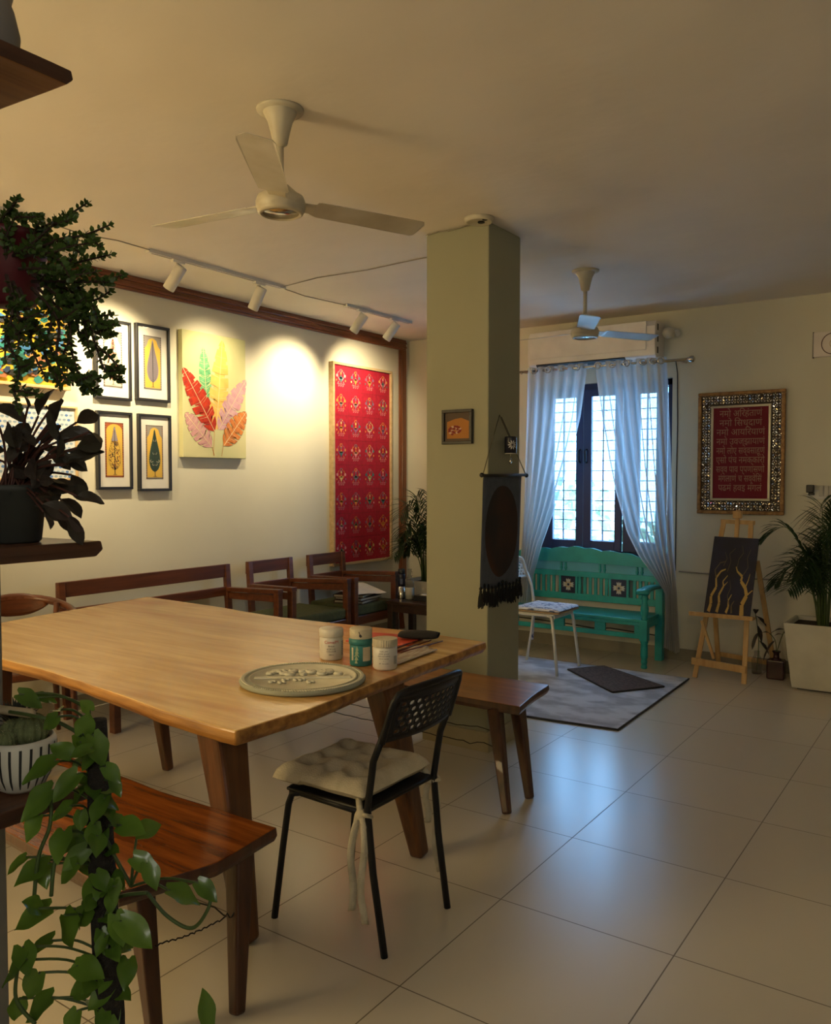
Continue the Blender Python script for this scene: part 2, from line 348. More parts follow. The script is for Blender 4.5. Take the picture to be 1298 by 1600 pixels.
# ------------------------------------------------------------------ perforated metal chairs
def perforated(b, fn, nu, nv, mi=None):
    # plate of nu x nv cells, each with an oval hole, rows staggered ; fn(u, v) -> point
    for j in range(nv):
        off = .5 if j % 2 else 0
        for i in range(-1, nu+1):
            a = (i+off)/nu; c = (i+1+off)/nu
            if c <= 0 or a >= 1: continue
            a_, c_ = max(a, 0), min(c, 1); v0, v1 = j/nv, (j+1)/nv
            whole = a >= -1e-6 and c <= 1+1e-6
            if not whole:
                b.add([fn(a_, v0), fn(c_, v0), fn(c_, v1), fn(a_, v1)], [(0, 1, 2, 3)], mi); continue
            um = (a+c)/2; vm = (v0+v1)/2; ru = (c-a)*.33; rv = (v1-v0)*.37
            outer = [(a, v0), (um, v0), (c, v0), (c, vm), (c, v1), (um, v1), (a, v1), (a, vm)]
            vs = [fn(*p) for p in outer]
            for k in range(8):
                an = -3*pi/4+k*pi/4; vs.append(fn(um+ru*cos(an), vm+rv*sin(an)))
            b.add(vs, [(k, (k+1) % 8, 8+(k+1) % 8, 8+k) for k in range(8)], mi)
def metal_chair(lb, loc, rz, m, cush, group):
    t = thing('metal_chair', lb, 'chair', loc, rz, group)      # local: faces -x, back at +x
    sz = .445
    for s in (-1, 1):
        MB().tube([(-.215, s*.200, .0), (-.185, s*.188, .25), (-.165, s*.182, sz-.055), (-.155, s*.176, sz-.022), (-.12, s*.172, sz-.012)], .0115, 8).build('leg', m, t, smooth=True)
        MB().tube([(.225, s*.178, 0), (.185, s*.182, .25), (.165, s*.184, sz), (.19, s*.186, .60), (.232, s*.184, .70)], .0115, 8).build('leg', m, t, smooth=True)
        MB().tube([(-.13, s*.172, sz-.014), (.165, s*.184, sz-.014)], .010, 8).build('side_rail', m, t, smooth=True)
    MB().box((-.175, -.185, sz-.012), (.17, .185, sz)).box((-.178, -.17, sz-.035), (-.166, .17, sz)).build('seat', m, t, bevel=.008)
    # curved perforated backrest
    bk = MB()
    def fn(u, v):
        h = .152; z = .662+v*h; yy = (u-.5)*2
        wd = .186-.012*max(0, v-.6)
        bow = .035*(1-yy*yy)
        lift = .014*(1-abs(yy)**3) if v > .9 else 0
        return Vector((.222+bow*.9+.05*v, yy*wd, z+lift))
    def inner(u, v): return fn(.07+.86*u, .12+.72*v)
    perforated(bk, inner, 10, 5)
    def band(u0, u1, v0, v1, n=8):
        bk.grid(lambda a, c: fn(u0+(u1-u0)*a, v0+(v1-v0)*c), n, 1)
    band(0, 1, 0, .12, 20); band(0, 1, .84, 1, 20)
    bk.grid(lambda a, c: fn(.07*a, .12+.72*c), 1, 6); bk.grid(lambda a, c: fn(.93+.07*a, .12+.72*c), 1, 6)
    bk.build('backrest', m, t, smooth=True, solid=.005)
    MB().tube([fn(0, 0)]+[fn(0, v/6) for v in range(1, 6)]+[fn(.03, .99)]+[fn(u/12, 1) for u in range(1, 12)]+[fn(.97, .99)]+[fn(1, v/6) for v in range(5, -1, -1)], .011, 8).build('back_tube', m, t, smooth=True)
    # cushion
    if cush == 'tufted':
        c = MB(); tufts = [(x, y) for x in (-.13, -.035, .06) for y in (-.10, 0, .10)]
        def top(u, v, sgn):
            x = -.225+.375*u; y = (v-.5)*.375
            e = min(u, 1-u, v, 1-v); h = .046*min(1, (e/.14))**.5 if e > 0 else 0
            d = sum(math.exp(-((x-a)**2+(y-b)**2)/.0012) for a, b in tufts)
            wr = .006*noise.noise(Vector((x*14, y*14, 2)))+.004*noise.noise(Vector((x*34, y*34, 2)))
            cx = 1+.04*noise.noise(Vector((x*9, y*9, 5)))
            edge = -.012*(1-min(1, e/.08)) if u < .3 else 0
            return Vector((x*cx, y*cx, sz+.034+edge+(h*(1-.85*min(1, d))+1.6*wr*(h/.046) if sgn > 0 else -h*.72)))
        c.grid(lambda u, v: top(u, v, 1), 36, 36); c.grid(lambda u, v: top(1-u, v, -1), 20, 20)
        cu = c.build('seat_cushion', CREAM, t, smooth=True); tag(cu, 'cream tufted seat cushion tied to the frame')
        for s in (-1, 1):
            y = s*.19
            k = MB(); k.lathe([(0, -.020), (.018, -.012), (.023, 0), (.016, .014), (0, .018)], (.145, y-.004*s, sz-.018), 10)
            k.tube([(.12, s*.17, sz+.02), (.14, y, sz-.002), (.145, y, sz-.018)], .010, 6); k.tube([(.145, y, sz-.018), (.172, y+s*.012, sz-.01), (.185, y, sz-.015), (.165, y-s*.014, sz-.02)], .007, 6)
            k.build('tie_knot', CREAM, cu, smooth=True)
            for q, (dx, dy, L) in enumerate(((.012, .006, .33), (-.014, -.008, .30 if s < 0 else .17))):
                def rib(u, v, dx=dx, dy=dy, L=L, y=y):
                    wv = .010*sin(v*7+q*2)
                    return Vector((.145+dx*(1+v)+wv*.5+(u-.5)*.016, y+s*(.012+abs(dy)*v)+wv*.6+(u-.5)*.016*(1 if v > .1 else .5), sz-.018-L*v))
                MB().grid(rib, 2, 14).build('tie', CREAM, cu, smooth=True, solid=.002)
    else:
        c = MB()
        def top(u, v, sgn):
            x = -.22+.375*u; y = (v-.5)*.37; e = min(u, 1-u, v, 1-v); h = .016*min(1, (e/.1))**.5 if e > 0 else 0
            rib = .005*abs(sin(v*pi*13))+.003*noise.noise(Vector((x*60, y*60, 0)))
            return Vector((x, y, sz+.022+sgn*h+(rib if sgn > 0 else 0)))
        c.grid(lambda u, v: top(u, v, 1), 24, 56); c.grid(lambda u, v: top(1-u, v, -1), 12, 12)
        rag = mat('rag_weave', (.72, .75, .82), .95, (.08, .12, .26), ns=34, mixf=(.38, .48), stretch=(.6, 2, 1), bump=.4, bs=150)
        cu = c.build('seat_cushion', rag, t, smooth=True); tag(cu, 'blue and white woven rag cushion with tan edge')
        MB().box((-.218, -.185, sz+.002), (.155, .185, sz+.016)).build('cushion_base', mat('tan_canvas', (.42, .30, .17), .9), cu, bevel=.006)
        for q in range(2):
            MB().tube([(.17, -.19, sz-.01), (.175+.01*q, -.195, sz-.12), (.18, -.19+.01*q, sz-.28)], .008, 6).build('tie', rag, cu, smooth=True)
    for o in [x for x in t.children if x.name.startswith('leg')]: pass
    return t
metal_chair('black perforated metal chair with cream tufted cushion pulled up to the dining table', (-1.705, 2.15, 0), 0, BLACK, 'tufted', 'perforated metal chairs')
metal_chair('white perforated metal chair with blue and white rag cushion in front of the teal bench', (-2.785, 5.735, .0135), pi, WHITE, 'rag', 'perforated metal chairs')

# ------------------------------------------------------------------ things on the table
def text_mesh(s, size, ext=0.0):
    cu = bpy.data.curves.new('t', 'FONT'); cu.body = s; cu.size = size; cu.extrude = ext; cu.align_x = 'CENTER'; cu.resolution_u = 3
    o = bpy.data.objects.new('t', cu); COL.objects.link(o); bpy.context.view_layer.update()
    me = o.to_mesh(); vs = [v.co.copy() for v in me.vertices]; fs = [tuple(p.vertices) for p in me.polygons]
    o.to_mesh_clear(); bpy.data.objects.remove(o); bpy.data.curves.remove(cu)
    return vs, fs
def wrap_text(b, s, size, r, z, ang, mi, c=(0, 0)):   # lettering wrapped on a jar, facing direction ang
    vs, fs = text_mesh(s, size)
    b.add([(c[0]+r*cos(ang+v.x/r), c[1]+r*sin(ang+v.x/r), z+v.y) for v in vs], fs, mi)
def wrap_rect(b, r, z0, z1, a0, a1, mi, n=10):
    b.grid(lambda u, v: Vector((r*cos(a0+(a1-a0)*u), r*sin(a0+(a1-a0)*u), z0+(z1-z0)*v)), n, 1, mi)
JWHITE = mat('white_plastic', (.74, .72, .66), .35); INK = flat('ink', (.03, .03, .04)); RINK = flat('red_ink', (.55, .05, .04))
CREAMP = mat('cream_gesso_paint', (.60, .55, .42), .7, (.5, .45, .33), ns=30, bump=.2, bs=120); TEALP = mat('teal_jar_paint', (.02, .15, .16), .5, (.03, .22, .22), ns=25)
def jar_root(name, lb, xy): return thing(name, lb, 'jar', (xy[0], xy[1], TZ+.0005), 0, 'paint jars on the table')
AF = math.atan2(0-2.4, 0+2.0)     # roughly towards the viewer's side of the room
j = jar_root('paint_jar', 'white paint jar with a red and black printed label, left of the three jars', (-2.083, 2.435))
MB().lathe([(.040, 0), (.045, .006), (.046, .05), (.045, .082), (.041, .088), (.041, .09)], n=32).build('body', JWHITE, j, smooth=True)
MB().lathe([(.0455, .088), (.047, .090), (.047, .116), (.044, .120), (.0, .120)], n=32).build('lid', JWHITE, j, smooth=True)
lb = MB(); wrap_text(lb, 'Camel', .017, .0467, .066, AF-.12, 0); wrap_text(lb, 'M', .017, .0467, .066, AF+.50, 0)
for q, (s, z, sz_) in enumerate((('Artist', .053, .011), ('ACRYLIC', .042, .009), ('COLOUR', .033, .009), ('500 ml', .021, .007))): wrap_text(lb, s, sz_, .0467, z, AF, 1)
for q in range(8): wrap_rect(lb, .0467, .02+q*.007, .0225+q*.007, AF+1.0, AF+1.35, 2)
lb.build('label', [RINK, INK, flat('blue_ink', (.03, .06, .25))], j)
j = jar_root('paint_jar', 'teal and cream painted jar with a leaf drawn on its lid, middle of the three', (-1.925, 2.42))
MB().lathe([(.039, 0), (.042, .004), (.042, .085), (.040, .09)], n=32).build('body', TEALP, j, smooth=True)
MB().lathe([(.043, .078), (.0455, .082), (.0455, .098), (.042, .102)], n=32).build('rim_band', TEALP, j, smooth=True)
MB().lathe([(.041, .100), (.0425, .102), (.0425, .136), (.040, .139), (0, .139)], n=32).build('lid', CREAMP, j, smooth=True)
lb = MB(); wrap_rect(lb, .0425, .020, .072, AF+.15, AF+.95, 0); wrap_rect(lb, .0425, .022, .070, AF-.95, AF-.75, 0)
for q in range(5):
    a = AF-.45+.02*q
    lb.add([(.0427*cos(a+(.24-abs(q-2)*.05)*s_), .0427*sin(a+(.24-abs(q-2)*.05)*s_), .012+q*.012) for s_ in (-1, 1)]+[(.0427*cos(a), .0427*sin(a), .03+q*.012)], [(0, 1, 2)], 1)
a = AF-.05
lb.add([(.0429*cos(a+x/.0429), .0429*sin(a+x/.0429), z) for x, z in ((-.006, .113), (.0, .108), (.006, .112), (.003, .118), (-.002, .122), (-.005, .131), (-.008, .129), (-.004, .121))], [tuple(range(8))], 2)
lb.build('painted_decoration', [CREAMP, flat('pale_green_paint', (.35, .45, .30)), INK], j)['label'] = 'cream panels, green wedges and a black leaf mark'
j = jar_root('paint_jar', 'white jar with ribbed lid and fine black print, right of the three jars', (-1.812, 2.42))
MB().lathe([(.040, 0), (.045, .008), (.045, .078), (.041, .084)], n=32).build('body', JWHITE, j, smooth=True)
prof = MB(); n_ = 64
for zz in (.084, .112):
    for k in range(n_): r_ = .0455+(.0008 if k % 2 else -.0003); prof.v.append(Vector((r_*cos(2*pi*k/n_), r_*sin(2*pi*k/n_), zz)))
for k in range(n_): prof.f.append([k, (k+1) % n_, n_+(k+1) % n_, n_+k]); prof.m.append(0)
prof.f.append([n_+k for k in range(n_)]); prof.m.append(0); prof.f.append(list(range(n_))[::-1]); prof.m.append(0)
prof.build('lid', CREAMP, j, bevel=.001)
lb = MB()
for q, s in enumerate(('acrylic paint', 'primer ground', 'shake well before', 'use on canvas', '-  +  -', 'AP  non toxic')): wrap_text(lb, s, .0065, .0456, .069-q*.009, AF-.15, 0)
for q in range(9): wrap_rect(lb, .0456, .022, .052, AF+.74+q*.04, AF+.755+q*.04, 0, 1)
lb.build('label', [INK], j)
# round relief plaque
pl = thing('round_plaque', 'round cream relief plaque with raised lettering lying on the table', 'plaque', (-1.925, 2.10, TZ+.0005), R(38))
PLQ = mat('plaque_cream', (.70, .68, .56), .6, (.62, .60, .48), ns=20); PLG = mat('plaque_grey_green', (.36, .38, .30), .6)
prb = [(0, 0), (.205, 0), (.214, .004), (.216, .012), (.210, .018), (.198, .019), (.192, .014), (.188, .014), (.184, .019), (.178, .018), (.174, .012), (0, .011)]
MB().lathe([(r*1.0, z) for r, z in prb[:9]]+[(.178, .0105), (0, .0105)], n=64).build('rim', PLG, pl, smooth=True)
MB().lathe([(.1835, .0192), (.178, .0192), (.172, .0122), (0, .0118)], n=64, cap=False).build('face', PLQ, pl, smooth=True)
rp = MB()
for k in range(150):
    a = 2*pi*k/150; rp.beam((.199*cos(a), .199*sin(a), .019), (.208*cos(a+.03), .208*sin(a+.03), .019), .004, .004)
rp.build('rope_edge', PLQ, pl)
MB().box((-.165, -.016, .012), (.165, .004, .018)).build('raised_bar', PLQ, pl, bevel=.002)
rl = MB()
def letter(b, s, x, y, size, rot=0):
    vs, fs = text_mesh(s, size, .006); M = Matrix.Rotation(rot, 4, 'Z'); b.add([M @ v+Vector((x, y, .018)) for v in vs], fs)
rl_txt = [('a', -.105, .03), ('b', -.07, .035), ('m', -.03, .04), ('o', .01, .03), ('p', .045, .035), ('s', .08, .03), ('e', .11, .028)]
random.seed(3)
for k in range(15):   # moulded blossoms and scrolls, not letters
    x = -.11+.235*(k % 8)/7+random.uniform(-.012, .012); y = .045+.034*(k//8)+random.uniform(-.018, .018); rs = random.uniform(.6, 1.15)
    rl.tube([(x+.013*rs*cos(a), y+.010*rs*sin(a), .015+.004*rs) for a in [i*2*pi/9*random.uniform(.9, 1) for i in range(9)]], .0062, 6, closed=(k % 3 != 0))
for k in range(6):
    x = -.095+.024*k+random.uniform(-.008, .008); y = -.062+random.uniform(-.022, .022)
    rl.tube([(x+.011*cos(i*2*pi/8), y+.009*sin(i*2*pi/8), .016) for i in range(7)], .0045, 6)
rl.tube([(-.12+.03*i, .075+.02*sin(i*.8), .016) for i in range(8)], .004, 6)
rl.build('raised_ornament', PLQ, pl, smooth=True)
# folder, pouch, brushes, packet
REDF = mat('red_folder', (.60, .07, .03), .5)
o = thing('red_folder', 'thin red folder lying flat behind the jars on the table', 'folder', (-2.12, 2.86, TZ+.0005), R(14))
MB().box((-.16, -.10, 0), (.13, .11, .006)).build('cover', REDF, o, bevel=.002)
o = thing('black_pouch', 'black fabric pouch beside the red folder at the table edge', 'pouch', (-2.01, 2.93, TZ+.0065), R(24))
MB().grid(lambda u, v: Vector(((u-.5)*.17, .045*cos(2*pi*v), .018+.017*sin(2*pi*v)*(1-.5*abs(2*u-1)**4))), 10, 16).build('case', mat('black_fabric', (.015, .015, .018), .9), o, smooth=True, solid=.002)
PBR = wood('brush_handle', (.10, .02, .012), (.22, .05, .03), .3, 1)
for q, (dx, a, lb_) in enumerate(((0, 2, 'slim reddish paintbrush lying nearest the black pouch'), (.022, -2, 'slim reddish paintbrush lying beside the clear packet'), (-.03, 5, 'paintbrush with longest dark handle between two others'))):
    o = thing('paintbrush', lb_, 'brush', (-1.93+dx, 2.56, TZ+.006), R(a), 'paintbrushes on the table')
    MB().tube([(0, .06, 0), (0, .12, .001), (0, .36+.02*q, .002)], [.0045, .006, .0025], 8).build('handle', PBR, o, smooth=True)
    MB().tube([(0, .0, 0), (0, .06, 0)], .0048, 8).build('ferrule', CHROME, o, smooth=True)
    MB().tube([(0, -.035, -.001), (0, -.02, 0), (0, .0, 0)], [.001, .005, .0045], 8).build('bristles', mat('bristle', (.25, .17, .09), .9), o, smooth=True)
PKT = mat('clear_packet', (.62, .55, .45), .25, (.40, .30, .25), ns=14, stretch=(6, 1, 1))
for q, (x, y, a, lb_) in enumerate(((-1.835, 2.63, 4, 'clear crinkled plastic packet of brushes nearest the table edge'), (-1.885, 2.66, 8, 'pale plastic sleeve lying under the brushes'))):
    o = thing('plastic_packet', lb_, 'packet', (x, y, TZ+.0005), R(a), 'plastic packets on the table')
    MB().grid(lambda u, v: Vector(((u-.5)*.055, (v-.5)*.30, .004+.004*abs(sin(u*9+q))+.002*noise.noise(Vector((u*9, v*15, q))))), 10, 20).build('sleeve', PKT, o, smooth=True, solid=.002)

# ------------------------------------------------------------------ ceiling fans
def fan(lb, loc, canopy, hz, angs, L, medallion, stain):
    t = thing('ceiling_fan', lb, 'fan', (loc[0], loc[1], ZC), 0, 'ceiling fans')
    MB().lathe([(.088*medallion, -.0), (.086*medallion, -.008), (.05, -.014), (.0, -.014)][::-1], (0, 0, 0), 32).build('ceiling_plate', FANW, t, smooth=True)
    MB().lathe([(.012, -.135), (.026, -.125), (.036, -.08), (.045, -.045), (.062, -.012), (.060, -.004)], n=28).build('canopy', FANW, t, smooth=True)
    MB().tube([(0, 0, -.11), (0, 0, hz-ZC+.06)], .0125, 10).build('down_rod', FANW, t, smooth=True)
    h = hz-ZC
    MB().lathe([(0, .075), (.03, .072), (.055, .05), (.066, .040), (.084, .030), (.090, .012), (.090, -.008), (.084, -.014), (.086, -.020), (.080, -.030), (.07, -.034), (.068, -.026), (0, -.026)][::-1], (0, 0, h), 40).build('motor_housing', FANW, t, smooth=True)
    MB().lathe([(0, -.0285), (.066, -.0285), (.066, -.025)], (0, 0, h), 32).build('base_disc', CHROME, t, smooth=True)
    for a in angs:
        a = R(a); M = Matrix.Translation((0, 0, h+.012)) @ Matrix.Rotation(a, 4, 'Z') @ Matrix.Rotation(R(-11), 4, 'X')
        b = MB()
        o = [(.13, -.052), (.14, -.060), (L-.05, -.066), (L-.02, -.060), (L, -.03), (L-.006, .05), (L-.02, .058), (.16, .050), (.13, .040)]
        n = len(o); vs = []
        for s in (-1, 1): vs += [M @ Vector((x, y, -y*y*2.2+s*.0012)) for x, y in o]
        b.add(vs, [tuple(range(n))[::-1], tuple(range(n, 2*n))]+[(i, (i+1) % n, n+(i+1) % n, n+i) for i in range(n)])
        bl = b.build('blade', FANB, t)
        m2 = MB(); m2.add([M @ Vector(p) for p in ((.07, -.03, -.003), (.15, -.035, -.003), (.175, 0, -.003), (.15, .035, -.003), (.07, .03, -.003), (.07, -.03, -.006), (.15, -.035, -.006), (.175, 0, -.006), (.15, .035, -.006), (.07, .03, -.006))],
              [(0, 1, 2, 3, 4), (9, 8, 7, 6, 5), (0, 5, 6, 1), (1, 6, 7, 2), (2, 7, 8, 3), (3, 8, 9, 4), (4, 9, 5, 0)])
        m2.build('blade_iron', FANW, bl)
    return t
fan('cream three-bladed ceiling fan hanging above the dining table', (-2.15, 2.24), 0, 2.455, (66, 187, 307), .60, .98, 1)
fan('small white three-bladed ceiling fan in front of the air conditioner', (-2.17, 5.06), 0, 2.40, (57, 177, 297), .56, 1.0, 0)
# ceiling rose by the pillar, hook and cables
o = thing('ceiling_rose', 'round white ceiling rose with dark openings at the top corner of the pillar', 'ceiling rose', (-2.19, 3.74, ZC))
MB().lathe([(0, -.012), (.05, -.014), (.062, -.022), (.07, -.020), (.076, -.008), (.078, 0)], n=32).build('base', FANW, o, smooth=True)
MB().lathe([(0, -.018), (.018, -.018), (.018, -.01)], (.0, .02, 0), 12).lathe([(0, -.018), (.014, -.018), (.014, -.01)], (.04, -.01, 0), 12).build('opening', BLACK, o)
def cable(name, lb, pts, r, m):
    o = MB().tube([Vector(p) for p in pts], r, 6).build(name, m, smooth=True); tag(o, lb, 'cable'); return o
GREYC = mat('grey_cable', (.30, .27, .22), .6)
cable('ceiling_cable', 'thin cable running across the ceiling from the light track to the pillar', [(-4.08, 4.24, ZC-.012), (-3.7, 4.20, ZC-.005), (-3.3, 4.22, ZC-.007), (-2.9, 4.20, ZC-.004), (-2.5, 4.19, ZC-.006)], .0035, GREYC)
cable('track_cable', 'thin cable between the leftmost two light tracks on the ceiling', [(-4.05, 2.50, ZC-.012), (-4.06, 2.7, ZC-.02), (-4.03, 2.9, ZC-.012), (-4.04, 3.12, ZC-.012)], .0035, GREYC)
cable('track_cable', 'thin cable joining the light tracks right of the feather painting', [(-4.08, 4.25, ZC-.012), (-4.09, 4.5, ZC-.022), (-4.10, 4.75, ZC-.012), (-4.08, 4.95, ZC-.012)], .0035, GREYC)
cable('pillar_cable', 'loose thin wire along the top edge of the pillar front', [(-2.56, 3.80, ZC-.012), (-2.48, 3.80, ZC-.004), (-2.42, 3.80, ZC-.012), (-2.33, 3.795, ZC-.006), (-2.25, 3.77, ZC-.006)], .003, GREYC)

# ------------------------------------------------------------------ track lights
def track(lb, y0, y1, x):
    o = thing('light_track', lb, 'track', (x, (y0+y1)/2, ZC), 0, 'ceiling light tracks')
    h = (y1-y0)/2
    MB().box((-.017, -h, -.018), (.017, h, 0)).box((-.017, -h, -.022), (-.010, h, -.018)).box((.010, -h, -.022), (.017, h, -.018)).build('rail', TRACKM, o)
    MB().box((-.018, -h-.02, -.023), (.018, -h+.01, 0)).build('end_cap', SPOTW, o); MB().box((-.018, h-.01, -.023), (.018, h+.02, 0)).build('end_cap', SPOTW, o)
track('white ceiling light track on the far left, half hidden by the hanging plant', 1.55, 2.50, -4.05)
track('long white ceiling light track between the fan and the feather painting', 3.14, 4.24, -4.06)
track('white ceiling light track in front of the red textile panel', 4.97, 5.80, -4.08)
SL = ['white cylinder spotlight above the framed tree prints', 'white cylinder spotlight above the feather painting', 'white cylinder spotlight left of the pair before the red panel', 'white cylinder spotlight nearest the pillar', 'white cylinder spotlight hidden behind the hanging plant']
LENS = mat('lit_lens', (1, .85, .6), .3, (1, .85, .6), emit=12)
for i, (y, ya, za) in enumerate(SPOTS):
    x = -4.06; o = thing('track_spotlight', SL[i], 'spotlight', (x, y, ZC-.022), 0, 'track spotlights on the ceiling')
    piv = Vector((0, 0, -.075)); tgt = Vector((X0-x, ya-y, za-(ZC-.022))); d = (tgt-piv).normalized()
    d2 = Vector((d.x*.62, d.y*.9-.12, d.z)).normalized() if i < 4 else d
    d = Vector((-.50, -.06, -.86)).normalized() if i in (1,) else Vector((-.60, -.16, -.80)).normalized()
    MB().box((-.014, -.045, -.018), (.014, .045, 0)).build('adapter', SPOTW, o, bevel=.002)
    MB().tube([(0, 0, -.018), (0, 0, -.055)], .008, 8).tube([(0, -.0, -.05), (0, 0, -.075)], .006, 8).build('stem', SPOTW, o, smooth=True)
    a = piv-d*.045
    hd = MB().lathe([(0, 0), (.032, 0), (.036, .004), (.036, .158), (.034, .160), (.031, .150), (.0, .150)], a, 28, axis=d).build('lamp_head', SPOTW, o, smooth=True)
    MB().lathe([(.030, .1505), (0, .1505)], a, 20, axis=d).build('lens', LENS, hd)
    p = Vector(o.location)+a+d*.165
    L_ = lamp('spot_beam', 'SPOT', p, SPOT_E[i], (1, .80, .48), aim=(X0, ya, za), spot_size=R(92), spot_blend=1, shadow_soft_size=.02)

# ------------------------------------------------------------------ pictures on the left wall
class Wall2D:
    def __init__(s, kind, o): s.k = kind; s.o = Vector(o); s.b = MB()
    def P(s, u, v, d=0):
        if s.k == 'left': return s.o+Vector((d, u, v))
        return s.o+Vector((u, -d, v))
    def poly(s, pts, d, mi):
        s.b.add([s.P(u, v, d) for u, v in pts], [tuple(range(len(pts)))], mi)
    def rect(s, u0, v0, u1, v1, d, mi): s.poly([(u0, v0), (u1, v0), (u1, v1), (u0, v1)], d, mi)
    def line(s, pts, wd, d, mi):
        for (a, b) in zip(pts[:-1], pts[1:]):
            t = Vector((b[0]-a[0], b[1]-a[1])); L = t.length or 1; n = Vector((-t.y, t.x))/L*wd/2
            s.poly([(a[0]-n.x, a[1]-n.y), (b[0]-n.x, b[1]-n.y), (b[0]+n.x, b[1]+n.y), (a[0]+n.x, a[1]+n.y)][::1], d, mi)
    def disc(s, u, v, ru, rv, d, mi, n=12): s.poly([(u+ru*cos(2*pi*k/n), v+rv*sin(2*pi*k/n)) for k in range(n)], d, mi)
def frame_ring(kind, o, W, H, wd, dep, m, parent, name='frame', bevel=.002):
    b = Wall2D(kind, o); mb = MB()
    def bar(u0, v0, u1, v1):
        a = b.P(u0, v0, 0); c = b.P(u1, v1, dep)
        mb.box((min(a.x, c.x), min(a.y, c.y), min(a.z, c.z)), (max(a.x, c.x), max(a.y, c.y), max(a.z, c.z)))
    bar(0, 0, W, wd); bar(0, H-wd, W, H); bar(0, wd, wd, H-wd); bar(W-wd, wd, W, H-wd)
    return mb.build(name, m, parent, world=True, bevel=bevel)
YEL = flat('print_yellow', (.72, .46, .07)); GRYP = flat('print_grey', (.30, .27, .24)); DKB = flat('print_black', (.025, .025, .03)); REDP = flat('print_red', (.38, .09, .03)); DGR = flat('print_dark_green', (.02, .065, .05)); CRM = flat('print_cream', (.70, .62, .45)); MAU = flat('print_mauve', (.28, .24, .28))
PGLASS = thin_glass('picture_glass', .97)
def tree_print(lb, y, z, W, H, style):
    t = thing('framed_tree_print', lb, 'picture', (X0, y+W/2, z), 0, 'framed tree prints on the left wall')
    o = (X0, y, z)
    frame_ring('left', o, W, H, .017, .030, BLACKF, t)
    p = Wall2D('left', o); p.rect(.01, .01, W-.01, H-.01, .014, 0); p.b.build('mount', MATB, t, world=True)
    p = Wall2D('left', o); a0, b0, a1, b1 = W*.235, H*.155, W*.765, H*.86; cw = a1-a0; ch = b1-b0
    p.rect(a0, b0, a1, b1, .0150, 1 if style != 3 else 3)
    rnd = random.Random(style*11+5)
    # border ticks
    for k in range(46):
        s_ = k/46
        for (u, v) in ((a0+.005, b0+ch*s_), (a1-.005, b0+ch*s_)): p.rect(u-.004, v, u+.004, v+ch/80, .0154, 2 if k % 2 else (3 if style >= 3 else 6))
    for k in range(16):
        for v in (b0+.004, b1-.004): p.rect(a0+cw*k/16, v-.003, a0+cw*(k+.5)/16, v+.003, .0154, 2)
    # yellow field with a pointed or round arch
    ya0, ya1 = a0+.010, a1-.010; top = b1-.012; mid = (a0+a1)/2; aw = (ya1-ya0)/2
    pts = [(ya0, b0+.012), (ya1, b0+.012)]
    for k in range(13):
        a = pi*k/12
        if style == 3: pts.append((mid+aw*cos(a), b1-.055+.045*sin(a)))
        else: sc = 1-.22*abs(sin(3*a)); pts.append((mid+aw*cos(a)*(sc if 0 < k < 12 else 1), b1-.085+.07*sin(a)*(.55+.45*abs(sin(a)))))
    p.poly(pts, .0158, 0 if style != 1 else 5)
    # tree silhouette: cypress shape
    th = ch*(.80 if style != 1 else .74); bb = b0+.02
    def width(s): return aw*(.80*math.sin(min(1, s*1.0)**.75*pi*.93)**.8*(1.22-s)+.03)
    N = 44; L_, R_ = [], []
    for k in range(N+1):
        s = k/N; wv = width(s)*(1+(.13 if k % 2 else -.05)); v = bb+.03+th*s*.96
        L_.append((mid-wv, v)); R_.append((mid+wv, v))
    L_[-1] = R_[-1] = (mid, bb+.03+th*.99)
    ci = {1: 6, 2: 6, 3: 3, 4: 4}[style]
    if style in (2, 4):
        for k in range(N): p.poly([L_[k], R_[k], R_[k+1], L_[k+1]], .0162, ci)
        for k in range(1, N-1):          # branch strokes
            s = k/N; v = L_[k][1]; wv = width(s)
            for sg in (-1, 1): p.line([(mid, v-.004), (mid+sg*wv*.92, v+.006)], .0014, .0166, 2 if style == 2 else 2)
        if style == 4:
            for s, r_ in ((.72, .008), (.42, .012), (.16, .014)):
                v = bb+.03+th*s
                for sg in (-1, 1): p.line([(mid+sg*r_*.2, v), (mid+sg*r_, v-.004), (mid+sg*r_*1.5, v+.003), (mid+sg*r_*1.2, v+.010)], .0020, .0170, 5)
            for sg in (-1, 1): p.line([(mid+sg*.012, bb+.03+th*.24), (mid+sg*.03, bb+.03+th*.22), (mid+sg*.038, bb+.03+th*.25), (mid+sg*.030, bb+.03+th*.28)], .003, .0170, 5)
    else:
        for k in range(300):
            s = rnd.random()**1.0; wv = width(s); u = mid+rnd.uniform(-1, 1)*wv; v = bb+.03+th*s*.96; r_ = rnd.uniform(.0035, .0062); a = rnd.random()*pi
            p.poly([(u+r_*cos(a), v+r_*sin(a)), (u+r_*.55*cos(a+2.1), v+r_*.55*sin(a+2.1)), (u+r_*cos(a+pi), v+r_*sin(a+pi)), (u+r_*.55*cos(a+4.9), v+r_*.55*sin(a+4.9))], .0162+.0004*(k % 3), (3 if k % 3 else 2) if style == 1 else (2 if k % 3 else 3))
        for k in range(0, N): p.line([L_[k], L_[k+1]], .0012, .0175, 2); p.line([R_[k], R_[k+1]], .0012, .0175, 2)
        if style == 3:
            for k in range(30, N): p.poly([L_[k], R_[k], R_[k+1], L_[k+1]], .0178, 6)
    p.rect(mid-.0022, bb, mid+.0022, bb+.03+th*.9, .0180, 2)
    p.line([(mid-.015, bb-.001), (mid+.015, bb-.001)], .002, .0180, 2)
    p.b.build('print', [YEL, GRYP, DKB, REDP, DGR, CRM, MAU], t, world=True)
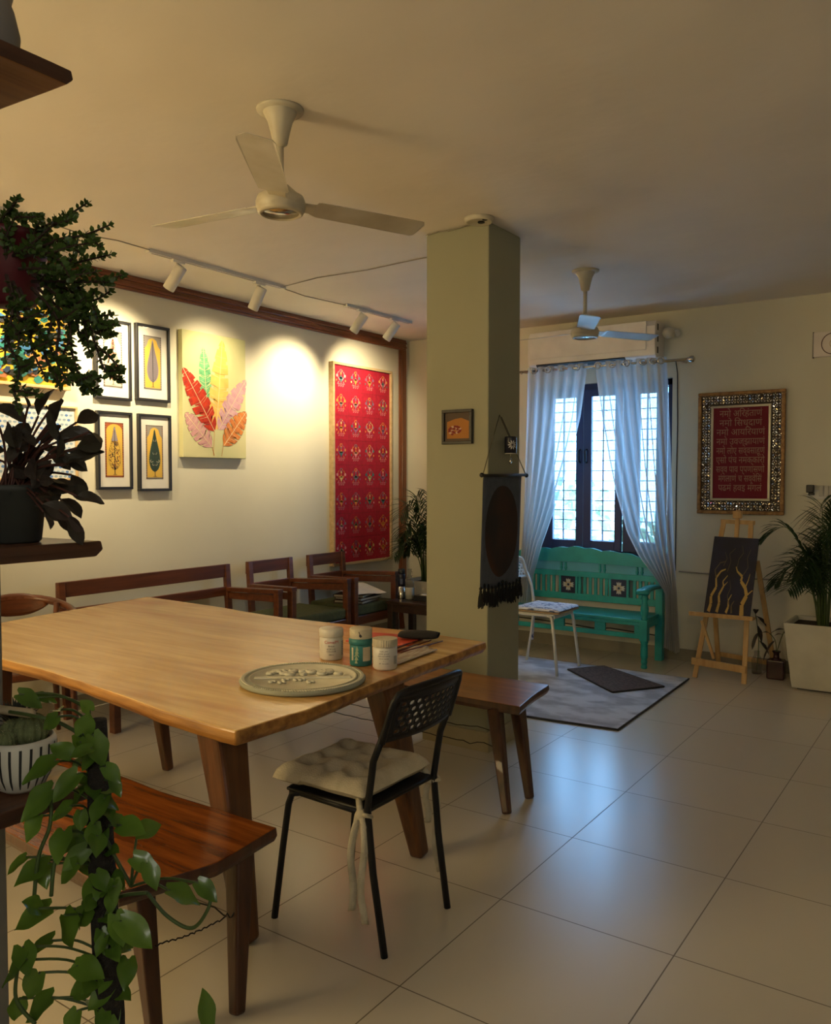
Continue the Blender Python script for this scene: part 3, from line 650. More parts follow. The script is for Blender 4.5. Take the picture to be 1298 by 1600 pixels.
    g = Wall2D('left', o); g.rect(.014, .014, W-.014, H-.014, .022, 0); g.b.build('glass_pane', PGLASS, t, world=True)
tree_print('black-framed cream print of a reddish spreading tree, top left of the four', 3.187, 1.972, .268, .515, 1)
tree_print('black-framed yellow print of a grey cypress tree, top right of the four', 3.494, 1.984, .275, .513, 2)
tree_print('black-framed yellow print of a red and mauve leafy tree, bottom left of the four', 3.193, 1.390, .262, .505, 3)
tree_print('black-framed yellow print of a dark green cypress tree, bottom right of the four', 3.506, 1.376, .266, .520, 4)
# feather canvas
t = thing('feather_painting', 'pale yellow canvas painted with large colourful feathers', 'painting', (X0, 4.16, 1.612))
CW, CH = .60, .895; o = (X0, 3.858, 1.612)
CANV = flat('canvas_yellow', (.66, .62, .34), c2=(.55, .56, .28), ns=3)
MB().box((X0+.001, 3.858, 1.612), (X0+.045, 3.858+CW, 1.612+CH)).build('canvas', CANV, t, world=True, bevel=.003)
FE = [flat('feather_red', (.55, .035, .004), c2=(.36, .015, .003), ns=30), flat('feather_green', (.20, .55, .25), c2=(.10, .36, .15), ns=30), flat('feather_orange_yellow', (.80, .42, .10), c2=(.78, .58, .14), ns=9), flat('feather_lilac', (.62, .38, .42), c2=(.55, .28, .34), ns=30), flat('feather_orange', (.70, .24, .04), c2=(.52, .14, .03), ns=30), flat('feather_outline', (.10, .03, .03)), flat('feather_rachis', (.85, .70, .40)), flat('feather_pink', (.66, .36, .36), c2=(.58, .30, .30), ns=30)]
p = Wall2D('left', o)
def px_uv(px, py): q = on(px, py, 'x', X0+.045); return (q.y-o[1], q.z-o[2])
def feather(tip, base, wmax, mi, d, seed):
    rnd = random.Random(seed); tu, tv = px_uv(*tip); bu, bv = px_uv(*base)
    ax = Vector((tu-bu, tv-bv)); L = ax.length; ax /= L; n = Vector((-ax.y, ax.x)); N = 26
    def wd(s): return wmax*(sin(pi*min(1, (s*.93+.07))**.85))**.62
    for sg in (-1, 1):
        for k in range(N):
            s0, s1 = k/N, (k+1)/N
            lift = .035
            jag = 1-(.15+.30*rnd.random() if k % 4 == 3 else .03*rnd.random())
            c0 = Vector((bu, bv))+ax*L*s0; c1 = Vector((bu, bv))+ax*L*s1
            e0 = c0+n*sg*wd(s0)*jag+ax*lift*min(1, 1.4-s0)*(1-s0*.9); e1 = c1+n*sg*wd(s1)*jag+ax*lift*min(1, 1.4-s1)*(1-s1*.9)
            q = [c0, e0, e1, c1]
            p.poly([tuple(x) for x in (q if sg < 0 else q[::-1])], d, mi)
            if k % 3 == 0 and k: p.line([tuple(c0), tuple(c0.lerp(e0, .85))], .0016, d+.0006, 5 if k % 2 and mi in (0,) else 6)
            p.line([tuple(e0), tuple(e1)], .0018, d+.0004, 5 if mi in (0, 4, 7) else mi)
    p.line([(bu, bv), (tu, tv)], .004, d+.001, 6)
feather((317, 543), (323, 628), .056, 1, .0456, 1)
feather((347, 532), (338, 672), .088, 2, .0462, 2)
feather((384, 594), (341, 672), .080, 3, .0466, 3)
feather((289, 645), (331, 699), .078, 7, .0466, 4)
feather((285, 574), (335, 674), .088, 0, .0472, 5)
feather((384, 644), (349, 697), .082, 4, .0476, 6)
for a, b_ in (((335, 672), (333, 712)), ((331, 698), (335, 712)), ((349, 694), (346, 713))): p.line([px_uv(*a), px_uv(*b_)], .003, .0474, 4)
p.b.build('painted_feathers', FE, t, world=True)
# red textile panel
t = thing('red_textile_panel', 'tall red embroidered textile panel in a pale wooden frame', 'wall hanging', (X0, 5.90, .70))
PW, PH = .86, 1.775; o = (X0, 5.475, .697)
frame_ring('left', o, PW, PH, .022, .05, PALE, t)
RED = mat('red_textile', (.44, .004, .026), .85, (.34, .003, .020), ns=30, bump=.1, bs=400)
q = Wall2D('left', o); q.rect(.02, .02, PW-.02, PH-.02, .030, 0); q.b.build('cloth', RED, t, world=True)
p = Wall2D('left', o); rnd = random.Random(5); cu_, cv_ = (PW-.05)/4, (PH-.05)/8
for i in range(5): p.rect(.025+cu_*i-.0012, .025, .025+cu_*i+.0012, PH-.025, .0306, 5)
for j in range(9): p.rect(.025, .025+cv_*j-.0012, PW-.025, .025+cv_*j+.0012, .0306, 5)
for i in range(4):
    for j in range(8):
        cu, cv = .025+cu_*(i+.5), .025+cv_*(j+.5)
        c = lambda: rnd.choice([0, 0, 1, 2, 3, 4, 6])
        def tri(u, v, s_, mi, up=1):
            s_ *= 1.35; p.poly([(u-s_, v+s_*up), (u+s_, v+s_*up), (u, v-s_*up)][::(1 if up < 0 else -1)], .0312, mi)
        tri(cu, cv-.020, .020, c(), 1); tri(cu, cv+.012, .014, c(), -1)
        p.disc(cu, cv+.040, .010, .011, .0312, c(), 8)
        for a in range(6): p.disc(cu+.016*cos(a*pi/3), cv+.062+.012*sin(a*pi/3), .006, .006, .0312, c() if a == 0 else 6 if (i+j) % 2 else 0, 6)
        m1, m2 = c(), c()
        for sg in (-1, 1):
            p.line([(cu+sg*.018, cv-.02), (cu+sg*.040, cv+.01), (cu+sg*.045, cv+.04), (cu+sg*.030, cv+.055)], .007, .0310, m1)
            p.disc(cu+sg*.055, cv+.02, .012, .014, .0312, m2, 7); p.disc(cu+sg*.060, cv-.02, .008, .010, .0312, c(), 6)
            p.line([(cu+sg*.03, cv-.03), (cu+sg*.05, cv-.055)], .005, .031, m2)
        for k in range(3):
            u = cu-.028+.028*k; p.line([(u-.010, cv-.050), (u+.010, cv-.050)], .003, .0314, 4); p.line([(u-.006, cv-.050), (u-.006, cv-.074), (u+.004, cv-.070), (u+.008, cv-.056)], .003, .0314, 4)
p.b.build('embroidery', [flat('thread_orange', (.75, .25, .05)), flat('thread_teal', (.05, .16, .16)), flat('thread_mauve', (.30, .10, .22)), flat('thread_yellow', (.75, .55, .20)), flat('thread_pink', (.75, .30, .32)), flat('seam_dark_red', (.20, .004, .012)), flat('thread_grey', (.25, .16, .18))], t, world=True)
# two pictures behind the plants on the left
t = thing('abstract_painting', 'colourful abstract painting in a wooden frame behind the hanging plant', 'painting', (X0, 2.70, 2.0))
o = (X0, 2.38, 2.0); frame_ring('left', o, .615, .51, .018, .055, PALE, t)
p = Wall2D('left', o); p.rect(.01, .01, .605, .50, .03, 0); rnd = random.Random(8)
for k in range(130):
    u = rnd.uniform(.15, .58); v = rnd.uniform(.04, .46); mi = rnd.choice([1, 2, 3, 4, 1, 5]); r_ = rnd.uniform(.012, .04); a = rnd.random()*6
    n_ = 7; p.poly([(min(.595, u+r_*(1+.4*sin(j*2.3+a))*cos(2*pi*j/n_)), max(.02, v+r_*.6*(1+.4*cos(j*1.7+a))*sin(2*pi*j/n_))) for j in range(n_)], .0305+.00015*k, mi)
p.disc(.30, .12, .05, .07, .0512, 6, 14); p.disc(.38, .16, .03, .05, .0514, 7, 10)
p.b.build('painted_surface', [flat('paint_yellow', (.68, .42, .03)), flat('paint_navy', (.02, .04, .09)), flat('paint_rust', (.35, .13, .05)), flat('paint_teal', (.02, .20, .18)), flat('paint_black', (.02, .02, .02)), flat('paint_blue', (.04, .16, .34)), flat('paint_deep_green', (.02, .12, .10)), flat('paint_orange', (.60, .25, .08))], t, world=True)
t = thing('blue_patterned_picture', 'wood-framed picture with a blue and white petal pattern behind the dark-leaved plant', 'picture', (X0, 2.75, 1.45))
o = (X0, 2.38, 1.45); frame_ring('left', o, .675, .455, .012, .03, PALE, t)
p = Wall2D('left', o); p.rect(.01, .01, .665, .445, .015, 0)
for j in range(15):
    for i in range(22):
        u = .02+.03*i+(.015 if j % 2 else 0); v = .02+.029*j
        if u < .65: p.poly([(u-.012, v), (u, v-.007), (u+.012, v), (u+.006, v+.010), (u-.006, v+.010)], .0156, 1 if (i*7+j*3) % 4 else 2); p.line([(u-.012, v+.004), (u+.012, v+.006)], .0016, .0160, 2)
p.b.build('printed_surface', [flat('pattern_white', (.62, .66, .68)), flat('pattern_grey_blue', (.32, .42, .50)), flat('pattern_blue', (.10, .22, .52))], t, world=True)
o = thing('wall_switch', 'small grey switch box on the left wall below the patterned picture', 'switch', (X0, 2.995, 1.45))
MB().box((0, -.04, -.04), (.012, .04, .04)).build('plate', mat('switch_grey', (.35, .34, .30), .5), o, bevel=.003); MB().box((.012, -.012, -.015), (.018, .012, .015)).build('rocker', BLACKF, o, bevel=.002)

# ------------------------------------------------------------------ pillar hangings
t = thing('small_framed_artwork', 'small dark-framed orange artwork on the front of the pillar', 'picture', (-2.357, 3.81, 1.648))
o = (-2.452, 3.81, 1.645); frame_ring('back', o, .19, .185, .016, .022, BLACKF, t)
p = Wall2D('back', o); p.rect(.012, .012, .178, .173, .010, 0); p.poly([(.03, .03), (.17, .03), (.172, .12), (.12, .14), (.08, .135), (.03, .12)], .0105, 1)
for a in range(26): an = a*.42; r_ = .008+.0011*a; p.disc(.085+r_*1.2*cos(an), .075+r_*.7*sin(an), .009, .006, .011+.0001*a, 2 if a % 4 else 3, 7)
p.b.build('painted_surface', [flat('smoky_brown', (.10, .07, .05)), flat('burnt_orange', (.42, .17, .03)), flat('deep_red', (.20, .02, .02)), flat('pale_line', (.55, .40, .30))], t, world=True)
# wall hanging on the side face
XS = -2.172
t = thing('cloth_wall_hanging', 'dark grey cloth hanging with brown oval and black tassels on the pillar side', 'wall hanging', (XS, 3.93, .9))
CLO = mat('charcoal_cloth', (.085, .100, .130), .95, (.07, .083, .108), ns=30, bump=.15, bs=300)
OV = mat('brown_oval', (.075, .028, .014), .9, (.022, .020, .020), ns=2.2, mixf=(.42, .62))
def hang(u, v, lift=0):
    y = 3.712+u*.42; z = 1.475-v*.60+.010*sin(pi*u)*(-1 if v < .05 else 0)+.010*abs(u-.5)*2
    return Vector((XS+.030-.018*(v**.5)+.004*sin(u*9)*v+lift, y+.004*sin(v*5), z))
MB().grid(lambda u, v: hang(u, 1-v), 12, 16).build('cloth', CLO, t, world=True, smooth=True, solid=.003)
ob = MB(); N = 36
ov = [hang(.5+.43*cos(2*pi*k/N), .50+.41*sin(2*pi*k/N), .0025) for k in range(N)]
for s in (.75, .5, .25): ov += [hang(.5+.43*s*cos(2*pi*k/N), .50+.41*s*sin(2*pi*k/N), .0025) for k in range(N)]
ov.append(hang(.5, .5, .0025))
ob.add(ov, [(i*N+k, (i+1)*N+k, (i+1)*N+(k+1) % N, i*N+(k+1) % N) for i in range(3) for k in range(N)]+[(3*N+k, 4*N, 3*N+(k+1) % N) for k in range(N)])
oo = ob.build('oval_patch', OV, t, world=True, smooth=True); tag(oo, 'brown painted oval on the cloth')
MB().tube([(XS+.032, 3.690, 1.475), (XS+.032, 4.185, 1.480)], .008, 8).build('hanging_rod', BLACKF, t, world=True, smooth=True)
for y in (3.688, 4.187): MB().lathe([(0, -.012), (.010, -.008), (.013, 0), (.010, .008), (0, .012)], (XS+.032, y, 1.477), 10, axis=Vector((0, 1, 0))).build('rod_end', BLACKF, t, world=True, smooth=True)
MB().tube([(XS+.032, 3.70, 1.48), (XS+.02, 3.80, 1.63), (XS+.008, 3.917, 1.80), (XS+.02, 4.05, 1.64), (XS+.032, 4.175, 1.485)], .0025, 6).build('hanging_cord', mat('cord', (.10, .09, .06), .9), t, world=True, smooth=True)
TAS = mat('black_tassel', (.012, .013, .012), .95)
for k in range(12):
    y = 3.705+.0395*k; z = .885+.012*sin(k*1.3)
    tb = MB(); tb.lathe([(.0, 0), (.006, -.004), (.009, -.012), (.006, -.020), (.009, -.03)], (XS+.018, y, z+.015), 8)
    for q in range(12):
        a = q*.52+k; tb.tube([(XS+.018+.003*cos(a), y+.003*sin(a), z-.012), (XS+.018+.010*cos(a), y+.010*sin(a), z-.045), (XS+.018+.013*cos(a), y+.014*sin(a), z-.085-.008*(q % 3))], .003, 4)
    tb.build('tassel', TAS, t, world=True)
t = thing('ceramic_wind_bell', 'small black bell with a white flower pattern hanging from the same nail', 'bell', (XS+.05, 3.965, 1.62))
MB().lathe([(.032, -.045), (.032, .040), (.030, .045), (.0, .047)], (0, 0, .02), 24).build('bell_body', mat('black_glaze', (.015, .015, .03), .3), t, smooth=True)
fl = MB()
for k in range(10):
    a = 2*pi*k/10
    def q(rr, aa, w_=0):
        yy = rr*cos(aa); zz = rr*sin(aa)+.02; th = -pi/4+yy/.032
        return (.0326*cos(th), .0326*sin(th), zz)
    fl.add([q(.006, a-.2), q(.018, a-.20), q(.027, a), q(.018, a+.20), q(.006, a+.2)], [(0, 1, 2, 3, 4)])
fl.build('flower_pattern', flat('white_glaze', (.6, .6, .62)), t); MB().lathe([(.033, -.003), (.033, .0)], (0, 0, -.024), 24).build('rim_line', flat('rim_white', (.55, .55, .55)), t)
MB().tube([(0, 0, .06), (-.035, -.04, .17)], .002, 6).build('string', BLACKF, t)
MB().tube([(0, 0, -.02), (0, 0, -.05)], .0015, 5).lathe([(0, -.085), (.006, -.078), (.008, -.065), (.003, -.05), (0, -.048)], n=10).build('clapper', CHROME, t, smooth=True)

# ------------------------------------------------------------------ window wall: air conditioner, rod, curtains
t = thing('air_conditioner', 'white split air conditioner on the wall above the window', 'air conditioner', (-2.9, Y1, 2.56))
ACW = mat('ac_plastic', (.82, .77, .72), .3)
prof = [(Y1, 2.41), (6.50, 2.39), (6.44, 2.43), (6.425, 2.50), (6.43, 2.66), (6.46, 2.705), (Y1, 2.71)]
b = MB(); n_ = len(prof)
for x in (-3.28, -2.17): b.v += [Vector((x, y, z)) for y, z in prof]
b.f.append(list(range(n_))); b.f.append([n_+i for i in range(n_)][::-1]); b.f += [[i, n_+i, n_+(i+1) % n_, (i+1) % n_] for i in range(n_)]; b.m = [0]*len(b.f)
b.build('body', ACW, t, world=True, bevel=.008, seg=3)
MB().box((-3.26, 6.418, 2.475), (-2.24, 6.428, 2.70)).build('front_panel', ACW, t, world=True, bevel=.006)
MB().beam((-3.20, 6.455, 2.415), (-2.42, 6.455, 2.415), .05, .012, up=(0, .6, 1)).build('air_outlet', mat('outlet_dark', (.03, .03, .03), .6), t, world=True)
for z in (2.45, 2.54, 2.63): MB().box((-2.1705, 6.47, z), (-2.168, 6.50, z+.05)).build('side_vent', BLACKF, t, world=True)
t = thing('globe_bulb', 'frosted globe bulb in a holder on the wall right of the air conditioner', 'bulb', (-2.07, Y1, 2.62))
MB().lathe([(.028, 0), (.028, .02), (.018, .03), (.018, .07)], (0, 0, 0), 16, axis=Vector((0, -1, 0))).build('holder', WHITE, t, smooth=True)
MB().lathe([(.016, .06), (.030, .075), (.044, .10), (.047, .125), (.040, .15), (.022, .168), (0, .172)], (0, 0, 0), 20, axis=Vector((-.25, -1, -.1))).build('globe', mat('frosted_globe', (.60, .58, .50), .4), t, smooth=True)
RY, RZ = 6.375, 2.372
t = thing('curtain_rod', 'chrome curtain rod with ball finial above the window', 'curtain rod', (-2.65, RY, RZ))
MB().tube([(-3.34, RY, RZ), (-1.905, RY, RZ-.006)], .011, 12).build('rod', CHROME, t, world=True, smooth=True)
MB().lathe([(.012, 0), (.016, .004), (.010, .010), (.020, .020), (.026, .034), (.024, .048), (.012, .058), (0, .060)], (-1.905, RY, RZ-.006), 20, axis=Vector((1, 0, 0))).build('finial', CHROME, t, world=True, smooth=True)
for x in (-1.99, -3.31): MB().tube([(x, Y1, RZ+.01), (x, RY+.01, RZ), (x, RY, RZ-.016)], .007, 8).build('bracket', CHROME, t, world=True, smooth=True)
sheer = bpy.data.materials.new('sheer_curtain'); sheer.use_nodes = True; nt = sheer.node_tree; nt.nodes.remove(nt.nodes['Principled BSDF'])
tr_ = nt.nodes.new('ShaderNodeBsdfTransparent'); tl = nt.nodes.new('ShaderNodeBsdfTranslucent'); df = nt.nodes.new('ShaderNodeBsdfDiffuse')
tl.inputs[0].default_value = (.56, .60, .64, 1); df.inputs[0].default_value = (.72, .70, .64, 1)
m1 = nt.nodes.new('ShaderNodeMixShader'); m2 = nt.nodes.new('ShaderNodeMixShader'); m1.inputs[0].default_value = .5; m2.inputs[0].default_value = .66
wv = nt.nodes.new('ShaderNodeTexNoise'); wv.inputs['Scale'].default_value = 9; mr2 = nt.nodes.new('ShaderNodeMapRange'); mr2.inputs['To Min'].default_value = .70; mr2.inputs['To Max'].default_value = .84
nt.links.new(wv.outputs['Fac'], mr2.inputs[0]); nt.links.new(mr2.outputs[0], m2.inputs[0])
nt.links.new(tl.outputs[0], m1.inputs[1]); nt.links.new(df.outputs[0], m1.inputs[2]); nt.links.new(tr_.outputs[0], m2.inputs[1]); nt.links.new(m1.outputs[0], m2.inputs[2]); nt.links.new(m2.outputs[0], nt.nodes['Material Output'].inputs[0])
def lerp_tab(tab, t_):
    for (a, va), (b_, vb) in zip(tab[:-1], tab[1:]):
        if t_ <= b_:
            k = (t_-a)/(b_-a); return va+(vb-va)*k
    return tab[-1][1]
def curtain(lb, left, right, zb_l, zb_r, folds, seed, ring_x):
    t = thing('sheer_curtain', lb, 'curtain', ((left[0][1]+right[0][1])/2, RY, RZ), 0, 'sheer white curtains')
    def fn(u, v):          # v: 0 top .. 1 bottom
        zl = RZ+.03-(RZ+.03-zb_l)*v; zr = RZ+.03-(RZ+.03-zb_r)*v; z = zl+(zr-zl)*u
        a = lerp_tab(left, z); c = lerp_tab(right, z); wd = c-a
        amp = min(.045, .010+.006/max(.05, wd/folds*6)); amp = .026+.02*min(1, max(0, .5-wd)*2.2)
        ph = 2*pi*folds*u+.5*noise.noise(Vector((u*3, v*2, seed)))*v*2
        y = RY-.0+amp*cos(ph)*(1 if v > .02 else .9)-.03*v*v
        y += .012*noise.noise(Vector((u*6, v*5, seed+3)))*v
        return Vector((a+wd*(u+.012*sin(ph*2)), y, z))
    MB().grid(fn, 110, 60).build('panel', sheer, t, world=True, smooth=True)
    for x in ring_x:
        m = MB(); m.tube([(x+.021*cos(k*pi/8), RY-.052+.010*cos(k*pi/8), RZ-.006+.023*sin(k*pi/8)) for k in range(16)], .0055, 6, closed=True)
        m.build('eyelet', CHROME, t, world=True, smooth=True)
    return t
def cx(px, py): q = on(px, py, 'y', RY); return (q.z, q.x)
Lt = sorted([cx(822, 575), cx(820, 700), cx(819, 800), cx(815, 900), cx(800, 985)])
Rt = sorted([cx(916, 568), cx(905, 650), cx(888, 720), cx(866, 790), cx(845, 850), cx(832, 900), cx(826, 990)])
def curv(L):    # ascending z table usable by lerp_tab
    return L
curtain('left sheer white curtain drawn aside, partly hidden by the pillar', Lt, Rt, .40, .40, 6, 1, [on(x, 573, 'y', RY).x for x in (838, 860, 882, 905)])
Lt = sorted([cx(927, 568), cx(938, 650), cx(950, 720), cx(962, 775), cx(978, 830), cx(998, 868), cx(1024, 900), cx(1042, 925), cx(1044, 960), cx(1040, 1010)])
Rt = sorted([cx(1040, 563), cx(1044, 650), cx(1048, 750), cx(1052, 860), cx(1056, 930), cx(1061, 1020)])
curtain('right sheer white curtain gathered to the right over the bench end', Lt, Rt, .155, .12, 7, 2, [on(x, 567, 'y', RY).x for x in (937, 960, 982, 1008, 1023, 1036)])
cable('wall_cable', 'thin dark cable running down the wall right of the window', [(-2.075, Y1-.004, 2.40), (-2.06, Y1-.006, 2.30), (-2.055, Y1-.004, 1.9), (-2.06, Y1-.004, 1.35), (-2.058, Y1-.004, .72)], .004, mat('dark_cable', (.05, .045, .05), .7))
cable('wall_cable', 'pale cable running along the wall behind the easel', [(-2.03, Y1-.005, .717), (-1.75, Y1-.005, .712), (-1.46, Y1-.005, .695), (-1.09, Y1-.005, .705), (-.6, Y1-.005, .70)], .006, GREYC)
cable('wall_cable', 'black cable low on the wall under the teal bench', [(-3.6, Y1-.006, .215), (-3.0, Y1-.006, .20), (-2.75, Y1-.006, .185), (-2.6, Y1-.006, .20), (-2.2, Y1-.006, .18)], .005, BLACKF)

# ------------------------------------------------------------------ teal carved bench
t = thing('carved_bench', 'teal painted wooden bench with scalloped back and two patterned tiles below the window', 'bench', (-2.9, 6.36, 0))
BX0, BX1 = -3.62, -2.13; YB = 6.555
NX = 60; pts_t = []
for k in range(NX+1):
    u = k/NX; x = BX0+.05+(BX1-BX0-.1)*u
    z = .79+.075*sin(pi*u)+.012*abs(sin(u*pi*9))+.010*sin(u*pi*3)**2; pts_t.append((x, z))
def plate(pts_top, zlow, y0, y1, mb, lowf=None):
    n = len(pts_top); lo = [(x, (lowf(x) if lowf else zlow)) for x, _ in pts_top]
    for (xa, za), (xb, zb), (_, la), (_, lb_) in zip(pts_top[:-1], pts_top[1:], lo[:-1], lo[1:]):
        mb.add([(xa, y0, la), (xb, y0, lb_), (xb, y1, lb_), (xa, y1, la), (xa, y0, za), (xb, y0, zb), (xb, y1, zb), (xa, y1, za)], [(0, 1, 5, 4), (3, 7, 6, 2), (4, 5, 6, 7), (0, 3, 2, 1)])
lowc = lambda x: .735+.018*sin(pi*(x-BX0)/(BX1-BX0))
m = MB(); plate(pts_t, 0, YB-.014, YB+.014, m, lowc); m.build('crest_rail', TEAL, t, world=True)
for x in (-3.30, -3.26, -3.01, -2.97, -2.66, -2.62, -2.34, -2.30):
    MB().lathe([(.009, 0), (.013, .006), (.007, .014), (.012, .028), (.014, .036), (.007, .046), (.012, .056), (.008, .064), (.010, .08)], (x, YB, .665), 10).build('turned_spindle', TEAL, t, world=True, smooth=True)
bp_ = MB().box((BX0+.05, YB+.004, .66), (BX1-.05, YB+.012, .75)).build('back_panel', mat('sky_blue_paint', (.10, .42, .56), .5), t, world=True); bp_['label'] = 'sky blue strip behind the turned spindles'
MB().box((BX0+.03, YB-.014, .628), (BX1-.03, YB+.014, .675)).build('upper_rail', TEAL, t, world=True, bevel=.003)
MB().box((BX0+.03, YB-.014, .43), (BX1-.03, YB+.014, .485)).build('lower_rail', TEAL, t, world=True, bevel=.003)
NAVYT = flat('tile_navy', (.012, .02, .06), .3); TWH = flat('tile_white', (.62, .62, .58), .3); TYE = flat('tile_yellow', (.55, .33, .08), .3)
for tx in (-2.94, -2.49):
    for s_ in (-1, 1): MB().box((tx+s_*.0755-.0095, YB-.016, .485), (tx+s_*.0755+.0095, YB+.016, .63)).build('tile_frame', TEAL, t, world=True)
    w2 = Wall2D('back', (tx, YB-.012, .557)); w2.rect(-.067, -.072, .067, .072, 0, 0)
    for k in range(4):
        a = k*pi/2
        for s_ in (-.35, 0, .35):
            aa = a+s_; w2.poly([(.012*cos(aa-.5), .012*sin(aa-.5)), (.042*cos(aa-.16), .042*sin(aa-.16)), (.055*cos(aa), .055*sin(aa)), (.042*cos(aa+.16), .042*sin(aa+.16)), (.012*cos(aa+.5), .012*sin(aa+.5))], .0006+.0002*(s_ > 0), 1)
        w2.disc(.026*cos(a+pi/4), .026*sin(a+pi/4), .006, .006, .001, 2, 8)
        w2.poly([(.014*cos(a-.4), .014*sin(a-.4)), (.030*cos(a), .030*sin(a)), (.014*cos(a+.4), .014*sin(a+.4))], .0013, 2)
    w2.disc(0, 0, .008, .008, .0015, 0, 10)
    tl_ = w2.b.build('patterned_tile', [NAVYT, TWH, TYE], t, world=True); tag(tl_, 'navy tile with a white and yellow flower')
    MB().box((tx-.067, YB-.0115, .485), (tx+.067, YB+.010, .63)).build('tile_backing', NAVYT, t, world=True)
x = BX0+.06
while x < BX1-.04:
    if all(abs(x-tx) > .10 for tx in (-2.94, -2.49)):
        MB().box((x-.014, YB-.008, .48), (x+.014, YB+.008, .632)).build('back_slat', TEAL, t, world=True, bevel=.004)
    x += .048
MB().box((BX0+.02, 6.18, .352), (BX1-.02, YB+.02, .378)).build('seat', TEAL, t, world=True, bevel=.006)
ap = MB()
for xa, xb in ((BX0+.04, -3.30), (-3.33, -2.93), (-2.96, -2.55), (-2.58, -2.16)): pass
ap.box((BX0+.04, 6.190, .325), (BX1-.03, 6.212, .352)).box((BX0+.04, 6.190, .225), (BX1-.03, 6.212, .262))
for x in (BX0+.06, -3.28, -2.86, -2.51): ap.box((x-.045, 6.190, .262), (x+.045, 6.212, .325))
ap.box((-2.23, 6.19, .262), (-2.16, 6.212, .325))
ap.build('pierced_apron', TEAL, t, world=True, bevel=.003)
sd = MB()
for x in (BX1-.03, BX0+.03): sd.box((x-.012, 6.22, .30), (x+.012, YB, .352))
sd.build('side_apron', TEAL, t, world=True)
TL = [(.022, 0), (.026, .01), (.020, .03), (.026, .05), (.022, .07), (.028, .09), (.026, .19), (.030, .20), (.030, .22)]
for x in (BX1-.02, BX0+.02):
    b = MB(); b.lathe(TL, (x, 6.195, 0), 16); b.box((x-.030, 6.165, .215), (x+.030, 6.225, .375)); b.build('leg', TEAL, t, world=True, smooth=False, bevel=.002)
    MB().lathe([(.022, .37), (.030, .385), (.020, .40), (.026, .42), (.032, .46), (.024, .50), (.020, .52), (.030, .54), (.022, .555), (.024, .58)], (x, 6.195, 0), 16).build('arm_post', TEAL, t, world=True, smooth=True)
    MB().box((x-.030, YB-.03, 0), (x+.030, YB+.03, .70)).build('leg', TEAL, t, world=True, bevel=.004)
    b = MB(); b.grid(lambda u, v: Vector((x+(-.038+.076*v)*(1+.25*(u < .12)), 6.135+.40*u, .598+.012*sin(pi*u*1.0)-.012*(u < .08))), 12, 2); b.build('armrest', TEAL, t, world=True, smooth=True, solid=.026)

# ------------------------------------------------------------------ rugs
def plaid(name, base, d2, sc):
    m = mat(name, base, .97, d2, ns=sc, bump=.6, bs=160, mixf=(.42, .58), stretch=(1, 1.6, 1)); return m
def rug(name, lb, pts, h, m, m2, seed):
    cx_ = sum(p[0] for p in pts)/len(pts); cy_ = sum(p[1] for p in pts)/len(pts)
    t = thing(name, lb, 'rug', (cx_, cy_, 0)); b = MB(); o = smooth_outline(pts, 8, .004, seed)
    b.prism(o, h[0], h[1]); r_ = b.build('pile', m, t, world=True, bevel=.004)
    MB().tube([(x, y, (h[0]+h[1])/2) for x, y in o], (h[1]-h[0])*.52, 6, closed=True).build('bound_edge', m2, t, world=True, smooth=True)
    return t
RUGM = plaid('rug_grey', (.72, .78, .90), (.42, .47, .58), 4); rt = RUGM.node_tree
rug('area_rug', 'large pale grey patterned rug on the floor in front of the teal bench', [(-3.35, 4.50), (-2.32, 4.50), (-1.733, 4.56), (-1.76, 6.03), (-3.33, 6.02)], (.001, .013), RUGM, mat('rug_edge', (.05, .045, .045), .95), 1)
rug('door_mat', 'small dark brown mat lying at an angle on the grey rug', [(-2.583, 5.754), (-2.055, 5.306), (-1.82, 5.655), (-2.40, 6.01)], (.0135, .026), plaid('mat_brown', (.15, .11, .095), (.08, .06, .055), 45), mat('mat_edge', (.045, .035, .03), .95), 2)

# ------------------------------------------------------------------ easel and its painting
t = thing('easel', 'pine A-frame easel standing in front of the back wall', 'easel', (-1.58, 6.25, 0))
def lath(a, b_, wd=.034, th=.018, nm='leg', up=(0, 1, 0)): return MB().beam(a, b_, wd, th, up=up).build(nm, PINE, t, world=True, bevel=.002)
FL, FR, TL_, TR_ = (-1.745, 6.125, 0), (-1.400, 6.125, 0), (-1.635, 6.30, 1.16), (-1.375, 6.30, 1.155)
lath((-1.745, 6.125, 0), (-1.60, 6.31, 1.15)); lath((-1.400, 6.125, 0), (-1.41, 6.31, 1.15))
lath((-1.70, 6.40, .72), (-1.70, 6.60, .02)); lath((-1.375, 6.36, .86), (-1.285, 6.58, .02))
lath((-1.72, 6.60, .10), (-1.26, 6.595, .07), nm='rear_crossbar', up=(0, 1, 0))
lath((-1.765, 6.112, .125), (-1.385, 6.112, .105), .05, .018, 'lower_crossbar')
lath((-1.625, 6.32, 1.145), (-1.385, 6.32, 1.14), .03, .018, 'top_crossbar'); lath((-1.62, 6.315, .93), (-1.39, 6.315, .93), .05, .018, 'upper_crossbar')
lath((-1.71, 6.16, .42), (-1.615, 6.145, .15), .02, .016, 'side_strut', (0, 1, 0))
lath((-1.51, 6.195, .45), (-1.505, 6.325, 1.23), .03, .02, 'centre_mast'); MB().box((-1.535, 6.29, 1.17), (-1.475, 6.335, 1.225)).build('canvas_clamp', PINE, t, world=True, bevel=.004)
MB().box((-1.775, 6.06, .465), (-1.335, 6.16, .480)).build('tray', PINE, t, world=True, bevel=.003); MB().box((-1.775, 6.055, .48), (-1.335, 6.067, .495)).build('tray_lip', PINE, t, world=True)
